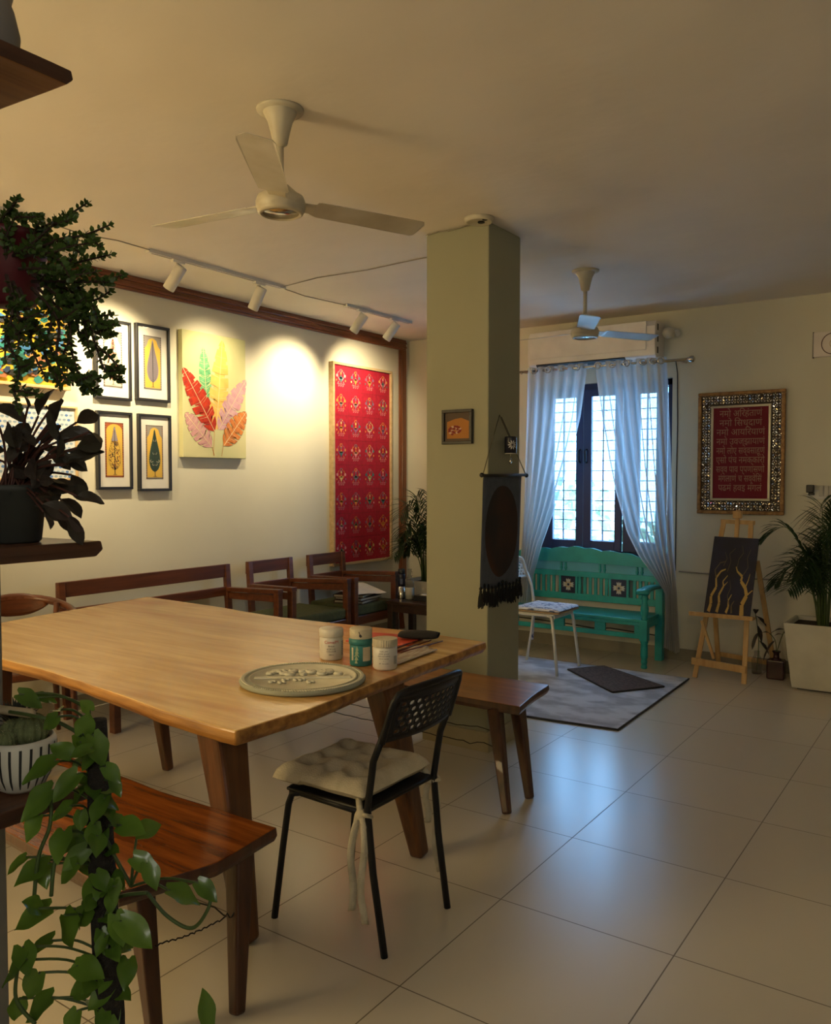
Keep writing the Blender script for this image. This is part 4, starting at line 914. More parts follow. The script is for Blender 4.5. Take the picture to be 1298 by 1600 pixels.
t = thing('tree_canvas', 'dark blue canvas of golden bare trees resting on the easel', 'painting', (-1.52, 6.15, .496))
b0 = Vector((-1.69, 6.135, .484)); b1_ = Vector((-1.37, 6.135, .484)); t0 = Vector((-1.655, 6.265, 1.035)); t1 = Vector((-1.345, 6.265, 1.03))
nrm = (b1_-b0).cross(t0-b0).normalized()
if nrm.y > 0: nrm = -nrm
def tc_(u, v, d=0): return b0.lerp(b1_, u).lerp(t0.lerp(t1, u), v)+nrm*d
m = MB(); m.add([tc_(0, 0, -.018), tc_(1, 0, -.018), tc_(1, 1, -.018), tc_(0, 1, -.018), tc_(0, 0), tc_(1, 0), tc_(1, 1), tc_(0, 1)], [(0, 3, 2, 1), (4, 5, 6, 7), (0, 1, 5, 4), (1, 2, 6, 5), (2, 3, 7, 6), (3, 0, 4, 7)])
m.build('canvas', mat('night_blue_canvas', (.012, .015, .06), .6, (.008, .008, .018), ns=5), t, world=True)
m = MB()
def stroke(P, w0, w1, mi=0):
    N = len(P)
    for k in range(N-1):
        (u0, v0), (u1, v1) = P[k], P[k+1]; wa = w0+(w1-w0)*k/(N-1); wb_ = w0+(w1-w0)*(k+1)/(N-1)
        dx, dy = u1-u0, v1-v0; L = math.hypot(dx, dy) or 1; nx, ny = -dy/L, dx/L
        m.add([tc_(u0-nx*wa, v0-ny*wa, .001), tc_(u1-nx*wb_, v1-ny*wb_, .001), tc_(u1+nx*wb_, v1+ny*wb_, .001), tc_(u0+nx*wa, v0+ny*wa, .001)], [(0, 1, 2, 3)], mi)
stroke([(.10, .02), (.13, .12), (.11, .22), (.20, .34), (.17, .46), (.26, .55), (.36, .58)], .035, .008); stroke([(.17, .46), (.12, .56), (.22, .66), (.34, .68)], .012, .004, 1)
stroke([(.28, .02), (.31, .14), (.28, .24), (.36, .36), (.33, .42), (.42, .50)], .03, .006); stroke([(.36, .36), (.44, .42)], .01, .003)
stroke([(.48, .02), (.52, .10), (.50, .18), (.56, .26)], .025, .006); stroke([(.60, .02), (.58, .12), (.63, .18)], .02, .006, 1); stroke([(.52, .12), (.47, .24), (.52, .34), (.48, .44)], .008, .003, 1)
stroke([(.82, .0), (.80, .14), (.88, .26), (.83, .36), (.72, .44), (.74, .50), (.62, .56), (.58, .62)], .045, .008); stroke([(.83, .36), (.88, .46), (.90, .54)], .014, .004); stroke([(.88, .26), (.97, .32), (1.0, .33)], .012, .004); stroke([(.74, .5), (.84, .62), (.80, .74), (.86, .86)], .006, .003, 1)
stroke([(.40, .55), (.45, .68), (.40, .78), (.52, .86)], .005, .003, 1); stroke([(.60, .6), (.62, .72), (.70, .80), (.66, .90)], .005, .003, 1); stroke([(.3, .62), (.36, .72), (.30, .80)], .005, .003, 1)
m.build('painted_trees', [flat('gold_paint', (.62, .42, .12)), flat('dull_gold_paint', (.16, .12, .07))], t, world=True)

# ------------------------------------------------------------------ mirror-work frame with scripture
t = thing('framed_scripture', 'red panel of Devanagari writing in a wide gold mirror-work frame', 'picture', (-1.57, Y1, 1.188))
W_, H_ = .638, .942; o = (-1.888, Y1, 1.186)
GOLD = mat('antique_gold', (.36, .20, .07), .45, (.20, .10, .035), ns=40, metal=.3)
frame_ring('back', o, W_, H_, .028, .035, GOLD, t, 'frame', .006)
q = Wall2D('back', o); q.rect(.02, .02, W_-.02, H_-.02, .018, 0); q.b.build('border_ground', mat('dark_bronze', (.050, .030, .014), .6), t, world=True)
MIR = mat('mirror_chip', (.85, .83, .78), .12, (.7, .68, .62), ns=60, metal=1)
q = Wall2D('back', o); rnd = random.Random(2); s0 = .021
nx_, nz_ = int((W_-.06)/s0), int((H_-.06)/s0)
for i in range(nx_):
    for j in range(nz_):
        u = .03+(i+.5)*(W_-.06)/nx_; v = .03+(j+.5)*(H_-.06)/nz_
        if .098 < u < W_-.098 and .102 < v < H_-.102: continue
        a = pi/4 if (i+j) % 2 else -pi/4; r1, r2 = .0095, .0048
        b_ = len(q.b.v); tiltx, tilty = rnd.gauss(0, .30), rnd.gauss(0, .30)
        c_, s_ = cos(a), sin(a)
        pts = []
        for k in range(8):
            x_, y_ = r1*cos(2*pi*k/8), r2*sin(2*pi*k/8); X_, Y_ = x_*c_-y_*s_, x_*s_+y_*c_
            pts.append(q.P(u+X_, v+Y_, .0205+X_*tiltx+Y_*tilty))
        q.b.add(pts, [tuple(range(8))])
        if i % 2 == 0 and j % 2 == 0:
            q.b.add([q.P(u+.0105+.0035*cos(k), v+.0105+.0035*sin(k), .0205+.0035*cos(k)*rnd.gauss(0, .1)) for k in (0, 1.26, 2.5, 3.77, 5.03)], [(0, 1, 2, 3, 4)])
q.b.build('mirror_work', MIR, t, world=True)
o2 = (o[0]+.100, Y1-.018, o[2]+.105)
frame_ring('back', o2, W_-.20, H_-.21, .018, .010, mat('silver_band', (.42, .40, .34), .3, metal=.6), t, 'inner_band', .002)
q = Wall2D('back', o2); q.rect(.015, .015, W_-.215, H_-.225, .004, 0); q.b.build('red_ground', flat('scripture_red', (.20, .010, .022), .85), t, world=True)
LN = ['नमो अरिहंताणं', 'नमो सिध्दाणं', 'नमो आयरियाणं', 'नमो उवज्झायाणं', 'नमो लोए सव्वसाहूणं', 'एसो पंच नमक्कारो', 'सव्व पाव प्पणासणो', 'मंगलाणं च सव्वेसिं', 'पढमं हवइ मंगलं']
def devan(s):           # put the short i sign before its consonant, for lettering without shaping
    s = list(s); i = 0
    while i < len(s):
        if s[i] == 'ि':
            k = i-1
            while k >= 2 and s[k-1] == '्': k -= 2
            s.insert(k, s.pop(i))
        i += 1
    return ''.join(s)
q = Wall2D('back', o2); iw, ih = W_-.20, H_-.21
for k, s in enumerate(LN):
    vs, fs = text_mesh(devan(s), .078)
    if not vs: continue
    xs = [v.x for v in vs]; w_ = max(xs)-min(xs); mxw = iw-.075; sx = mxw*(.86 if k in (0, 1) else .98 if k < 7 else .88)/w_; mx_ = (max(xs)+min(xs))/2
    zb = ih-.075-(ih-.12)*k/8.6
    q.b.add([q.P(iw/2+(v.x-mx_)*sx, zb+v.y*.92-.012, .0055) for v in vs], fs)
q.b.build('lettering', flat('scripture_gold', (.40, .24, .16), .6), t, world=True)

# clock, switchboard
t = thing('wall_clock', 'square white clock with a dark ring, high on the back wall', 'clock', (-.96, Y1, 2.43))
MB().box((-.11, -.035, -.09), (.11, 0, .09)).build('case', mat('clock_case', (.80, .72, .66), .4), t, bevel=.006); MB().box((-.116, -.02, -.094), (-.108, 0, .094)).build('side_edge', BLACKF, t)
MB().tube([(.075*cos(k*pi/16)+.02, -.036, .075*sin(k*pi/16)) for k in range(32)], .003, 6, closed=True).build('dial_ring', mat('dial_ring', (.12, .05, .04), .4), t, smooth=True)
MB().tube([(.02+.022*cos(k*pi/8), -.036, .028*sin(k*pi/8)) for k in range(16)], .0015, 5, closed=True).build('inner_ring', mat('inner_ring', (.45, .30, .10), .4), t)
MB().beam((.02, -.037, 0), (.02, -.037, .045), .004, .002, up=(0, 1, 0)).build('hand', BLACKF, t); MB().beam((.02, -.038, 0), (.05, -.038, -.02), .004, .002, up=(0, 1, 0)).build('hand', BLACKF, t)
t = thing('switchboard', 'white switchboard with a black plug on the back wall right of the framed scripture', 'switchboard', (-1.0, Y1, 1.36))
MB().box((-.098, -.012, -.05), (.12, 0, .02)).build('plate', WHITE, t, bevel=.003)
for k in range(4): MB().box((-.015+.033*k, -.02, -.03), (.012+.033*k, -.012, .05)).build('rocker_switch', mat('switch_white', (.55, .53, .48), .4), t, bevel=.003)
t = thing('black_plug', 'black plug adapter pushed into the switchboard', 'plug', (-1.075, Y1-.012, 1.37))
MB().box((-.022, -.045, -.012), (.028, 0, .045)).build('body', BLACKF, t, bevel=.006); MB().box((-.010, -.03, -.03), (.03, 0, -.012)).build('plug_base', BLACKF, t, bevel=.004)

# ------------------------------------------------------------------ seating along the left wall
def rail_seat(name, lb, cat, y0, y1, group, back_in=.0):
    t = thing(name, lb, cat, (-4.35, (y0+y1)/2, 0), 0, group)
    xb, xf = -4.60, -4.07; zs = .40
    yb0, yb1 = y0+back_in, y1-back_in
    for y in (yb0+.025, yb1-.025): MB().beam((xb+.04, y, 0), (xb-.02, y, .83), .045, .035, up=(1, 0, 0)).build('leg', SOFA, t, world=True, bevel=.003)
    MB().box((xb-.035, yb0, .735), (xb-.008, yb1, .83)).build('top_back_rail', SOFA, t, world=True, bevel=.004)
    MB().box((xb-.022, yb0, .60), (xb+.0, yb1, .665)).build('lower_back_rail', SOFA, t, world=True, bevel=.004)
    for y, sg in ((y0+.025, 1), (y1-.025, -1)):
        MB().box((xf-.05, y-.022, 0), (xf+.0, y+.022, .66)).build('leg', SOFA, t, world=True, bevel=.003)
        yb = yb0+.02 if sg > 0 else yb1-.02
        a = MB()
        a.grid(lambda u, v: Vector((xb+(xf-xb)*u, yb+(y-yb)*u+(v-.5)*.055, .645+.022*u)), 8, 1)
        a.build('armrest', SOFA, t, world=True, solid=.03, bevel=.003)
        MB().beam((xb, yb, .60), (xf-.03, y, .615), .022, .05).build('arm_rail', SOFA, t, world=True, bevel=.002)
    MB().box((xb+.02, y0+.03, zs-.10), (xf-.01, y1-.03, zs-.03)).build('seat_frame', SOFA, t, world=True, bevel=.003)
    return t, (xb, xf, zs)
def cushion(t, xb, xf, y0, y1, z):
    MB().box((xb+.02, y0, z-.03), (xf-.015, y1, z+.055)).build('seat_cushion', OLIVE, t, world=True, bevel=.022, seg=4)
ta, (xb, xf, zs) = rail_seat('wooden_settee', 'long low brown wooden settee against the left wall behind the dining table', 'sofa', 2.86, 4.24, None)
cushion(ta, xb, xf, 2.90, 3.53, zs); cushion(ta, xb, xf, 3.55, 4.20, zs)
tb_, _ = rail_seat('wooden_armchair', 'brown wooden armchair with empty green seat beside the settee', 'armchair', 4.33, 5.00, 'wooden armchairs with green cushions', .09); cushion(tb_, xb, xf, 4.37, 4.96, zs)
tb_, _ = rail_seat('wooden_armchair', 'brown wooden armchair holding books and paper below the red textile panel', 'armchair', 5.04, 5.63, 'wooden armchairs with green cushions', .06); cushion(tb_, xb, xf, 5.08, 5.59, zs)
for k, (dx, dy, a, c, lb_) in enumerate(((0, 0, 12, (.09, .03, .02), 'dark red book at the bottom of the stack on the armchair'), (.01, .01, 4, (.05, .035, .025), 'dark brown book in the middle of the armchair stack'), (-.01, -.01, 18, (.12, .06, .035), 'brown book just under the white paper on the armchair'))):
    o = thing('book', lb_, 'book', (-4.25+dx, 5.29+dy, .457+.024*k), R(a), 'books on the armchair')
    BC = mat('book_cover', c, .6)
    MB().box((-.13, -.15, 0), (.13, .15, .003)).box((-.13, -.15, .019), (.13, .15, .022)).box((-.13, -.152, .0), (-.127, .152, .022)).build('cover', BC, o); MB().box((-.127, -.145, .003), (.125, .145, .019)).build('pages', mat('page_paper', (.55, .50, .40), .9), o)
o = thing('white_paper', 'large sheet of white paper lying on top of the armchair books', 'paper', (-4.24, 5.29, .532), R(-14))
MB().grid(lambda u, v: Vector(((u-.5)*.32, (v-.5)*.36, .0+.055*(1-u)+.006*sin(v*5))), 8, 8).build('sheet', mat('bright_paper', (.78, .77, .72), .8), o, solid=.0015)
# round-backed chair at the left end of the table
t = thing('curved_back_chair', 'dark wooden chair with a curved one-piece back rail at the left end of the table', 'chair', (-4.30, 2.46, 0), R(-22))
arc = [(.30*cos(a)*1.0-.02, .275*sin(a), .70+.07*max(0, -cos(a))) for a in [R(58+ (302-58)*k/24) for k in range(25)]]
MB().tube([(p[0], p[1], p[2]) for p in arc], [.014+.010*sin(pi*k/24) for k in range(25)], 10).build('arm_rail', SOFA, t, smooth=True)
MB().grid(lambda u, v: Vector((.295*cos(pi+(u-.5)*1.3)-.015, .275*sin(pi+(u-.5)*1.3), .735+(v-.5)*.13*(1-abs(2*u-1)**2.5*.9))), 14, 6).build('back_slab', SOFA, t, smooth=True, solid=.026)
for x, y, zt in ((.20, .21, .70), (.20, -.21, .70), (-.19, .19, .75), (-.19, -.19, .75)):
    MB().tube([(x*1.12, y*1.1, 0), (x, y, .42), (x*.85, y*1.05, zt)], [.013, .020, .014], 10).build('leg', SOFA, t, smooth=True)
MB().box((-.22, -.23, .40), (.23, .23, .445)).build('seat', SOFA, t, bevel=.015, seg=3)
# dark side table with bottle and flask
t = thing('side_table', 'dark wooden side table between the armchair and the pillar', 'table', (-3.90, 5.62, 0))
DKW = wood('dark_table_wood', (.020, .012, .010), (.045, .026, .018), .3, 1)
MB().box((-4.055, 5.42, .435), (-3.55, 5.80, .46)).build('tabletop', DKW, t, world=True, bevel=.004)
for x, y in ((-4.02, 5.46), (-3.59, 5.46), (-4.02, 5.76), (-3.59, 5.76)): MB().box((x-.025, y-.025, 0), (x+.025, y+.025, .435)).build('leg', DKW, t, world=True, bevel=.002)
MB().box((-4.03, 5.44, .37), (-3.57, 5.46, .435)).build('apron', DKW, t, world=True); MB().box((-4.02, 5.46, .10), (-3.59, 5.76, .115)).build('lower_shelf', DKW, t, world=True)
t = thing('steel_flask', 'tall flask with dark top and steel lower half on the side table', 'flask', (-4.005, 5.58, .4605))
MB().lathe([(.030, 0), (.032, .005), (.032, .105)], n=24).build('steel_body', CHROME, t, smooth=True); MB().lathe([(.0325, .105), (.0325, .20), (.028, .21)], n=24).build('dark_sleeve', mat('flask_black', (.015, .015, .03), .35), t, smooth=True)
MB().lathe([(.029, .21), (.029, .245), (.024, .25), (0, .25)], n=24).build('cap', BLACKF, t, smooth=True); wl = MB(); wrap_rect(wl, .0329, .125, .17, -1.3, -.6, 0); wl.build('label', flat('flask_label', (.10, .12, .20)), t)
t = thing('glass_bottle', 'clear glass bottle half full of water beside the steel flask', 'bottle', (-3.92, 5.58, .4605))
GL2 = thin_glass('bottle_glass', .80)
MB().lathe([(.0, .002), (.036, 0), (.039, .006), (.039, .13), (.034, .155), (.018, .19), (.013, .21), (.013, .24), (.016, .245), (.015, .255)], n=24).build('body', GL2, t, smooth=True)
MB().lathe([(0, .006), (.036, .006), (.036, .10), (0, .10)], n=20).build('water', mat('water', (.60, .62, .55), .1), t, smooth=True)
wl = MB(); wrap_rect(wl, .0395, .045, .10, -2.0, -.3, 0); wl.build('label', flat('bottle_label', (.50, .48, .42)), t)
MB().tube([(.012, 0, .235), (.03, -.01, .235), (.035, -.01, .20), (.014, 0, .195)], .002, 5).build('swing_clip', CHROME, t)
t = thing('small_box', 'small dark box on the side table right beside the pillar', 'box', (-3.80, 5.60, .4605))
MB().box((-.06, -.05, 0), (.08, .05, .045)).build('body', BLACKF, t, bevel=.003); MB().box((-.01, -.03, .0455), (.07, .02, .052)).build('folded_tissue', mat('tissue', (.7, .7, .66), .9), t, bevel=.002)

# ------------------------------------------------------------------ plants
def leaf(b, base, d, up, L, W, droop=.3, mi=0, heart=False, fold=.18, n=6):
    d = Vector(d).normalized(); up = Vector(up); sd = d.cross(up)
    if sd.length < .05: sd = d.cross(Vector((1, .3, .2)))
    sd.normalize(); u = sd.cross(d).normalized(); P = Vector(base); vs = []
    for i in range(n+1):
        s = i/n
        if heart: wd = W*(sin(pi*min(1, (s*.86+.14)))**.8)*(1.25-.55*s) if s < 1 else 0; back = -.16*L if i == 0 else 0
        else: wd = W*sin(pi*(s*.94+.03))**.9; back = 0
        if i == n: wd = .0005
        c = P+d*L*s-Vector((0, 0, 1))*L*droop*s*s
        wv = .05*W*sin(s*9+P.x*50)
        for k, f in enumerate((-1, -.5, 0, .5, 1)):
            e = c+sd*wd*f*.5+u*(abs(f)*wd*fold+wv*f)
            if heart and i == 0 and abs(f) > .3: e = e-d*L*.16
            vs.append(e)
    b.add(vs, [(i*5+k, i*5+k+1, i*5+6+k, i*5+5+k) for i in range(n) for k in range(4)], mi)
def foliage_mat(name, c, c2, rough=.4, trl=.25):
    m = mat(name, c, rough, c2, ns=8, mixf=(.3, .7)); b = m.node_tree.nodes['Principled BSDF']
    b.inputs['Transmission Weight'].default_value = 0; b.inputs['Subsurface Weight'].default_value = 0
    nt = m.node_tree; tr = nt.nodes.new('ShaderNodeBsdfTranslucent'); tr.inputs[0].default_value = (c[0]*1.3, c[1]*1.5, c[2], 1); mx = nt.nodes.new('ShaderNodeMixShader'); mx.inputs[0].default_value = trl
    nt.links.new(b.outputs[0], mx.inputs[1]); nt.links.new(tr.outputs[0], mx.inputs[2]); nt.links.new(mx.outputs[0], nt.nodes['Material Output'].inputs[0]); return m
PALMG = foliage_mat('palm_green', (.028, .065, .022), (.018, .040, .014))
JADEG = foliage_mat('jade_leaf', (.08, .14, .028), (.035, .065, .014), .45, .2)
PURP = foliage_mat('dark_purple_leaf', (.055, .035, .032), (.028, .030, .018), .4, .12)
POTH = foliage_mat('pothos_leaf', (.15, .26, .035), (.04, .09, .015), .25, .22)
JSTEM = mat('jade_stem', (.045, .022, .014), .7); PSTEM = mat('green_stem', (.06, .10, .025), .5)
def bez(P, n=14):
    P = [Vector(p) for p in P]; out = []
    for i in range(len(P)-1):
        p0 = P[max(i-1, 0)]; p1 = P[i]; p2 = P[i+1]; p3 = P[min(i+2, len(P)-1)]
        for k in range(n):
            t_ = k/n; out.append(.5*((2*p1)+(p2-p0)*t_+(2*p0-5*p1+4*p2-p3)*t_*t_+(3*p1-p0-3*p2+p3)*t_**3))
    out.append(P[-1]); return out
def planter(t, w0, w1, h, m):
    pts = []; b = MB()
    ring = [(w0, 0.012), (w1, h), (w1-.02, h), (w1-.03, h-.03)]
    for w_, z in ring: b.v += [Vector((x*w_, y*w_, z)) for x, y in ((-1, -1), (1, -1), (1, 1), (-1, 1))]
    b.f = [[0, 3, 2, 1]]+[[i*4+k, i*4+(k+1) % 4, i*4+4+(k+1) % 4, i*4+4+k] for i in range(3) for k in range(4)]; b.m = [0]*len(b.f)
    b.build('planter', m, t, bevel=.006); MB().box((-w1+.03, -w1+.03, h-.04), (w1-.03, w1-.03, h-.03)).build('soil', SOIL, t)
    MB().box((-w0+.03, -w0+.03, 0), (w0-.03, w0-.03, .014)).build('planter_foot', BLACKF, t)
def palm(t, h, nfr, spread, ztop, seed, wy=.30):
    rnd = random.Random(seed)
    for f in range(nfr):
        a = rnd.random()*2*pi; r_ = spread*rnd.uniform(.35, 1); r_ = min(r_, (wy-.03)/max(.08, sin(a)))/1.12 if sin(a) > .1 and r_*sin(a)*1.12 > wy-.03 else r_; z = ztop*rnd.uniform(.70, 1.05)-(r_/spread)**2*ztop*.12
        p0 = Vector((.03*cos(a), .03*sin(a), h)); p1 = Vector((r_*.25*cos(a), r_*.25*sin(a), h+(z-h)*.6)); p2 = Vector((r_*.65*cos(a), r_*.65*sin(a), z)); p3 = Vector((r_*1.05*cos(a), r_*1.05*sin(a), z-.06-.10*rnd.random()))
        P = bez([p0, p1, p2, p3], 8); fr = MB(); fr.tube(P, [.005*(1-.8*k/len(P)) for k in range(len(P))], 5, mi=1)
        for k in range(8, len(P)-1):
            tdir = (P[k+1]-P[k-1]).normalized(); s = (k-8)/(len(P)-9); L = .20*(sin(pi*(s*.8+.15)))+.03
            sdv = tdir.cross(Vector((0, 0, 1))); sdv = sdv.normalized() if sdv.length > .05 else Vector((1, 0, 0))
            for sg in (-1, 1):
                dd = (tdir*.75+sdv*sg*.8+Vector((0, 0, .28))).normalized()
                leaf(fr, P[k], dd, (0, 0, 1), L*rnd.uniform(.85, 1.1), .017, .35, 0, fold=.2, n=4)
        fr.build('frond', [PALMG, PSTEM], t)
    st = MB()
    for k in range(5): a = k*1.3; st.tube([(.03*cos(a), .03*sin(a), h-.03), (.045*cos(a), .045*sin(a), h+.25)], [.009, .005], 6)
    st.build('stem', PSTEM, t, smooth=True)
WPL = mat('white_planter', (.60, .57, .47), .5)
t = thing('potted_palm', 'areca palm in a large white tapered planter at the right of the back wall', 'plant', (-.93, 6.33, 0), 0, 'areca palms in white planters')
planter(t, .165, .215, .465, WPL); palm(t, .43, 22, .38, 1.22, 4, .10)
t = thing('potted_palm', 'areca palm in a pale planter in the corner left of the pillar', 'plant', (-4.18, 6.20, 0), 0, 'areca palms in white planters')
planter(t, .13, .17, .55, WPL); palm(t, .52, 24, .36, 1.33, 9)
t = thing('low_planter', 'pale tapered planter with a small plant seen beneath the side table', 'planter', (-3.80, 6.12, 0)); planter(t, .13, .17, .34, WPL)
b = MB()
for k in range(12): a = k*2.4; leaf(b, (0, 0, .32), (cos(a)*.8, sin(a)*.8, .3), (0, 0, 1), .16, .05, .8)
b.build('foliage', PALMG, t)
# maroon bottle vase with cuttings beside the easel
MARO = mat('maroon_glass', (.035, .006, .008), .25)
def vase(lb, x, y, spr):
    t = thing('bottle_vase', lb, 'vase', (x, y, 0), 0)
    b = MB(); b.box((-.06, -.045, 0), (.06, .045, .145)); b.build('body', MARO, t, bevel=.012, seg=3)
    MB().lathe([(.045, .144), (.022, .155), (.02, .19), (.030, .20), (.028, .205), (.018, .20)], n=18).build('neck', MARO, t, smooth=True)
    f = MB(); s_ = MB()
    for P, lv in spr:
        Q = bez(P, 6); s_.tube(Q, .003, 5)
        for (L, k, d) in lv: leaf(f, Q[min(k, len(Q)-1)], d, (0, 0, 1), L, L*.42, .5)
    s_.build('stem', PSTEM, t, smooth=True); f.build('leaves', PURP, t)
vase('square maroon glass bottle vase with plant cuttings beside the large planter', -1.245, 6.42, [
    ([(0, 0, .19), (-.01, 0, .28), (-.05, 0, .33)], [(.12, 6, (-.4, -.2, -.5)), (.07, 12, (-.6, 0, .2))]),
    ([(0, 0, .19), (.03, 0, .30), (.06, -.02, .37)], [(.12, 12, (.9, -.2, .1)), (.10, 12, (-.9, 0, .1)), (.08, 10, (.5, -.5, -.2)), (.06, 8, (-.6, -.2, .2))])])
t = thing('climbing_cutting', 'small dark leafy cutting behind the right leg of the easel', 'plant', (-1.40, 6.52, 0))
MB().lathe([(.035, 0), (.04, .1), (.02, .14), (.02, .17)], n=16).build('bottle', GL2, t, smooth=True)
f = MB(); s_ = MB(); Q = bez([(0, 0, .02), (.01, 0, .25), (-.01, -.02, .45)], 8); s_.tube(Q, .003, 5)
for k, d in ((14, (-.5, -.3, .2)), (15, (.6, -.3, -.2)), (10, (-.3, -.4, -.8)), (12, (.4, -.3, -.9)), (16, (.1, -.4, .6)), (8, (.7, -.2, -.5))): leaf(f, Q[k], d, (0, 0, 1), .10, .04, .4)
s_.build('stem', PSTEM, t); f.build('leaves', PURP, t)

# ------------------------------------------------------------------ live-edge shelves on the partition
SHW = wood('shelf_wood', (.06, .022, .010), (.14, .052, .02), .45, 1); SHB = wood('shelf_edge', (.04, .015, .008), (.09, .032, .014), .5, 1)
SHO = wood('shelf_underside_lit', (.20, .075, .02), (.36, .15, .04), .6, 1)  # orange bounce light from below painted into the underside colour
def shelf(lb, x1, z, yend, th=.030, tip=(0, 0)):
    t = thing('live_edge_shelf', lb, 'shelf', (-1.6, .6, z-th), 0, 'live-edge shelves on the partition wall')
    slab('board', t, [(-1.749, -.3), (x1-.02, -.3), (x1+.005, .3), (x1, .7), (x1+tip[0], yend+tip[1]), (-1.749, yend-.01)], z-th, z, [SHW, SHB, SHO], .012, .003, 5, .006)
    return t
s1 = shelf('dark live-edge shelf at mid height holding the dark-leaved plant', -1.405, 1.337, .955, .030, (0, .012))
s2 = shelf('brown live-edge shelf with orange-lit underside near the ceiling holding a grey vase', -1.475, 2.245, .955, .030, (.0, .01))
s3 = shelf('lowest dark live-edge shelf holding the striped cactus pot', -1.405, .872, .955, .030, (0, .012))
# grey vase on the top shelf
t = thing('grey_vase', 'matte grey gourd-shaped vase on the top shelf', 'vase', (-1.612, .865, 2.2455))
MB().lathe([(.045, 0), (.062, .03), (.066, .07), (.056, .115), (.050, .13), (.058, .16), (.060, .19), (.048, .23), (.03, .25)], n=28).build('body', mat('grey_ceramic', (.22, .20, .19), .7), t, smooth=True)
def rnd_dir(r): v = Vector((r.gauss(0, 1), r.gauss(0, 1), r.gauss(0, 1))); return v.normalized()
# hanging jade plant
HP = at(18, 430, 1.55)
t = thing('hanging_jade_plant', 'trailing jade plant in a maroon hanging pot at the upper left', 'plant', HP)
MB().lathe([(.030, -.060), (.042, -.055), (.058, .02), (.072, .060), (.076, .062), (.076, .074), (.070, .074), (.066, .060)], n=30).build('pot', mat('maroon_pot', (.10, .008, .014), .45), t, smooth=True)
MB().lathe([(0, .055), (.068, .055)], n=20).build('soil', SOIL, t)
for k in range(3): a = R(-165+22*k); MB().tube([(.072*cos(a), .072*sin(a), .07), (-.075, -.055, 2.245-.034-HP.z)], .0012, 4).build('hanging_wire', BLACKF, t)
rj = random.Random(12)
BR = [  # branch polylines in photo pixels with camera depth
 [(20, 400, 1.55), (60, 360, 1.52), (100, 340, 1.5), (135, 318, 1.48)], [(40, 400, 1.5), (90, 375, 1.46), (130, 368, 1.45), (171, 352, 1.42)],
 [(40, 420, 1.5), (90, 418, 1.48), (130, 408, 1.5), (173, 398, 1.5)], [(50, 440, 1.5), (100, 440, 1.45), (150, 440, 1.44), (192, 430, 1.42)],
 [(50, 430, 1.5), (100, 450, 1.5), (140, 470, 1.48), (172, 455, 1.46)], [(60, 430, 1.52), (110, 455, 1.5), (140, 490, 1.5), (176, 492, 1.5)],
 [(60, 440, 1.5), (110, 480, 1.48), (150, 520, 1.48), (176, 522, 1.48)], [(60, 450, 1.5), (105, 500, 1.48), (112, 550, 1.47), (128, 600, 1.47), (132, 612, 1.46)],
 [(70, 440, 1.5), (125, 480, 1.5), (150, 540, 1.5), (165, 580, 1.5), (188, 594, 1.5)], [(50, 450, 1.45), (90, 500, 1.42), (88, 560, 1.41), (105, 595, 1.40)],
 [(30, 450, 1.46), (60, 520, 1.44), (80, 575, 1.42), (118, 596, 1.42), (160, 590, 1.42)], [(20, 440, 1.45), (45, 500, 1.43), (50, 545, 1.42), (70, 588, 1.42)],
 [(10, 430, 1.45), (20, 480, 1.42), (12, 530, 1.42), (30, 575, 1.42), (22, 610, 1.42), (30, 640, 1.42)], [(10, 410, 1.5), (10, 370, 1.48), (25, 340, 1.47), (40, 350, 1.46)],
 [(30, 400, 1.5), (50, 370, 1.5), (62, 345, 1.5)], [(10, 400, 1.5), (0, 360, 1.5), (8, 335, 1.48), (20, 335, 1.48)], [(40, 400, 1.48), (80, 395, 1.44), (110, 385, 1.43), (140, 380, 1.42)],
 [(60, 440, 1.48), (95, 470, 1.45), (110, 520, 1.44), (98, 560, 1.44), (112, 580, 1.44)], [(20, 400, 1.5), (45, 385, 1.46), (85, 350, 1.44), (100, 345, 1.44)],
 [(50, 450, 1.48), (80, 490, 1.44), (75, 530, 1.42), (85, 560, 1.42)], [(70, 430, 1.5), (115, 440, 1.48), (130, 500, 1.48), (138, 540, 1.48)], [(15, 440, 1.44), (30, 500, 1.41), (28, 545, 1.40)],
 [(70, 440, 1.52), (110, 470, 1.5), (125, 520, 1.52), (150, 500, 1.52)], [(30, 420, 1.46), (70, 420, 1.42), (110, 430, 1.42), (150, 425, 1.42)], [(20, 470, 1.44), (10, 500, 1.43), (8, 560, 1.42)]]
ls = MB(); st = MB()
EXTRA = []
for P in BR:
    for q in range(1, len(P)-1):
        if rj.random() < .75:
            x, y, D = P[q]; dx, dy = rj.uniform(12, 40), rj.uniform(-25, 40); EXTRA.append([(x, y, D), (x+dx*.5, y+dy*.4, D-.02), (x+dx, y+dy, D-.03)])
for P in BR+EXTRA:
    Q = bez([Vector(at(*p))-HP for p in P], 9 if len(P) > 3 else 7); n_ = len(Q); st.tube(Q, [.0028*(1-.7*k/n_)+.0006 for k in range(n_)], 5)
    for k in range(3, n_):
        tdir = (Q[min(k+1, n_-1)]-Q[k-1]).normalized(); sd = tdir.orthogonal().normalized(); sd.rotate(Matrix.Rotation(k*pi/2+rj.random()*.5, 3, tdir))
        for sg in (-1, 1):
            L = .0165*rj.uniform(.75, 1.15)*(1-.35*(k/n_)); leaf(ls, Q[k], tdir*.55+sd*sg, rnd_dir(rj), L, L*.72, -.1, n=3, fold=.05)
    leaf(ls, Q[-1], Q[-1]-Q[-2], rnd_dir(rj), .012, .008, 0, n=3)
st.build('stems', JSTEM, t, smooth=True); ls.build('leaves', JADEG, t)
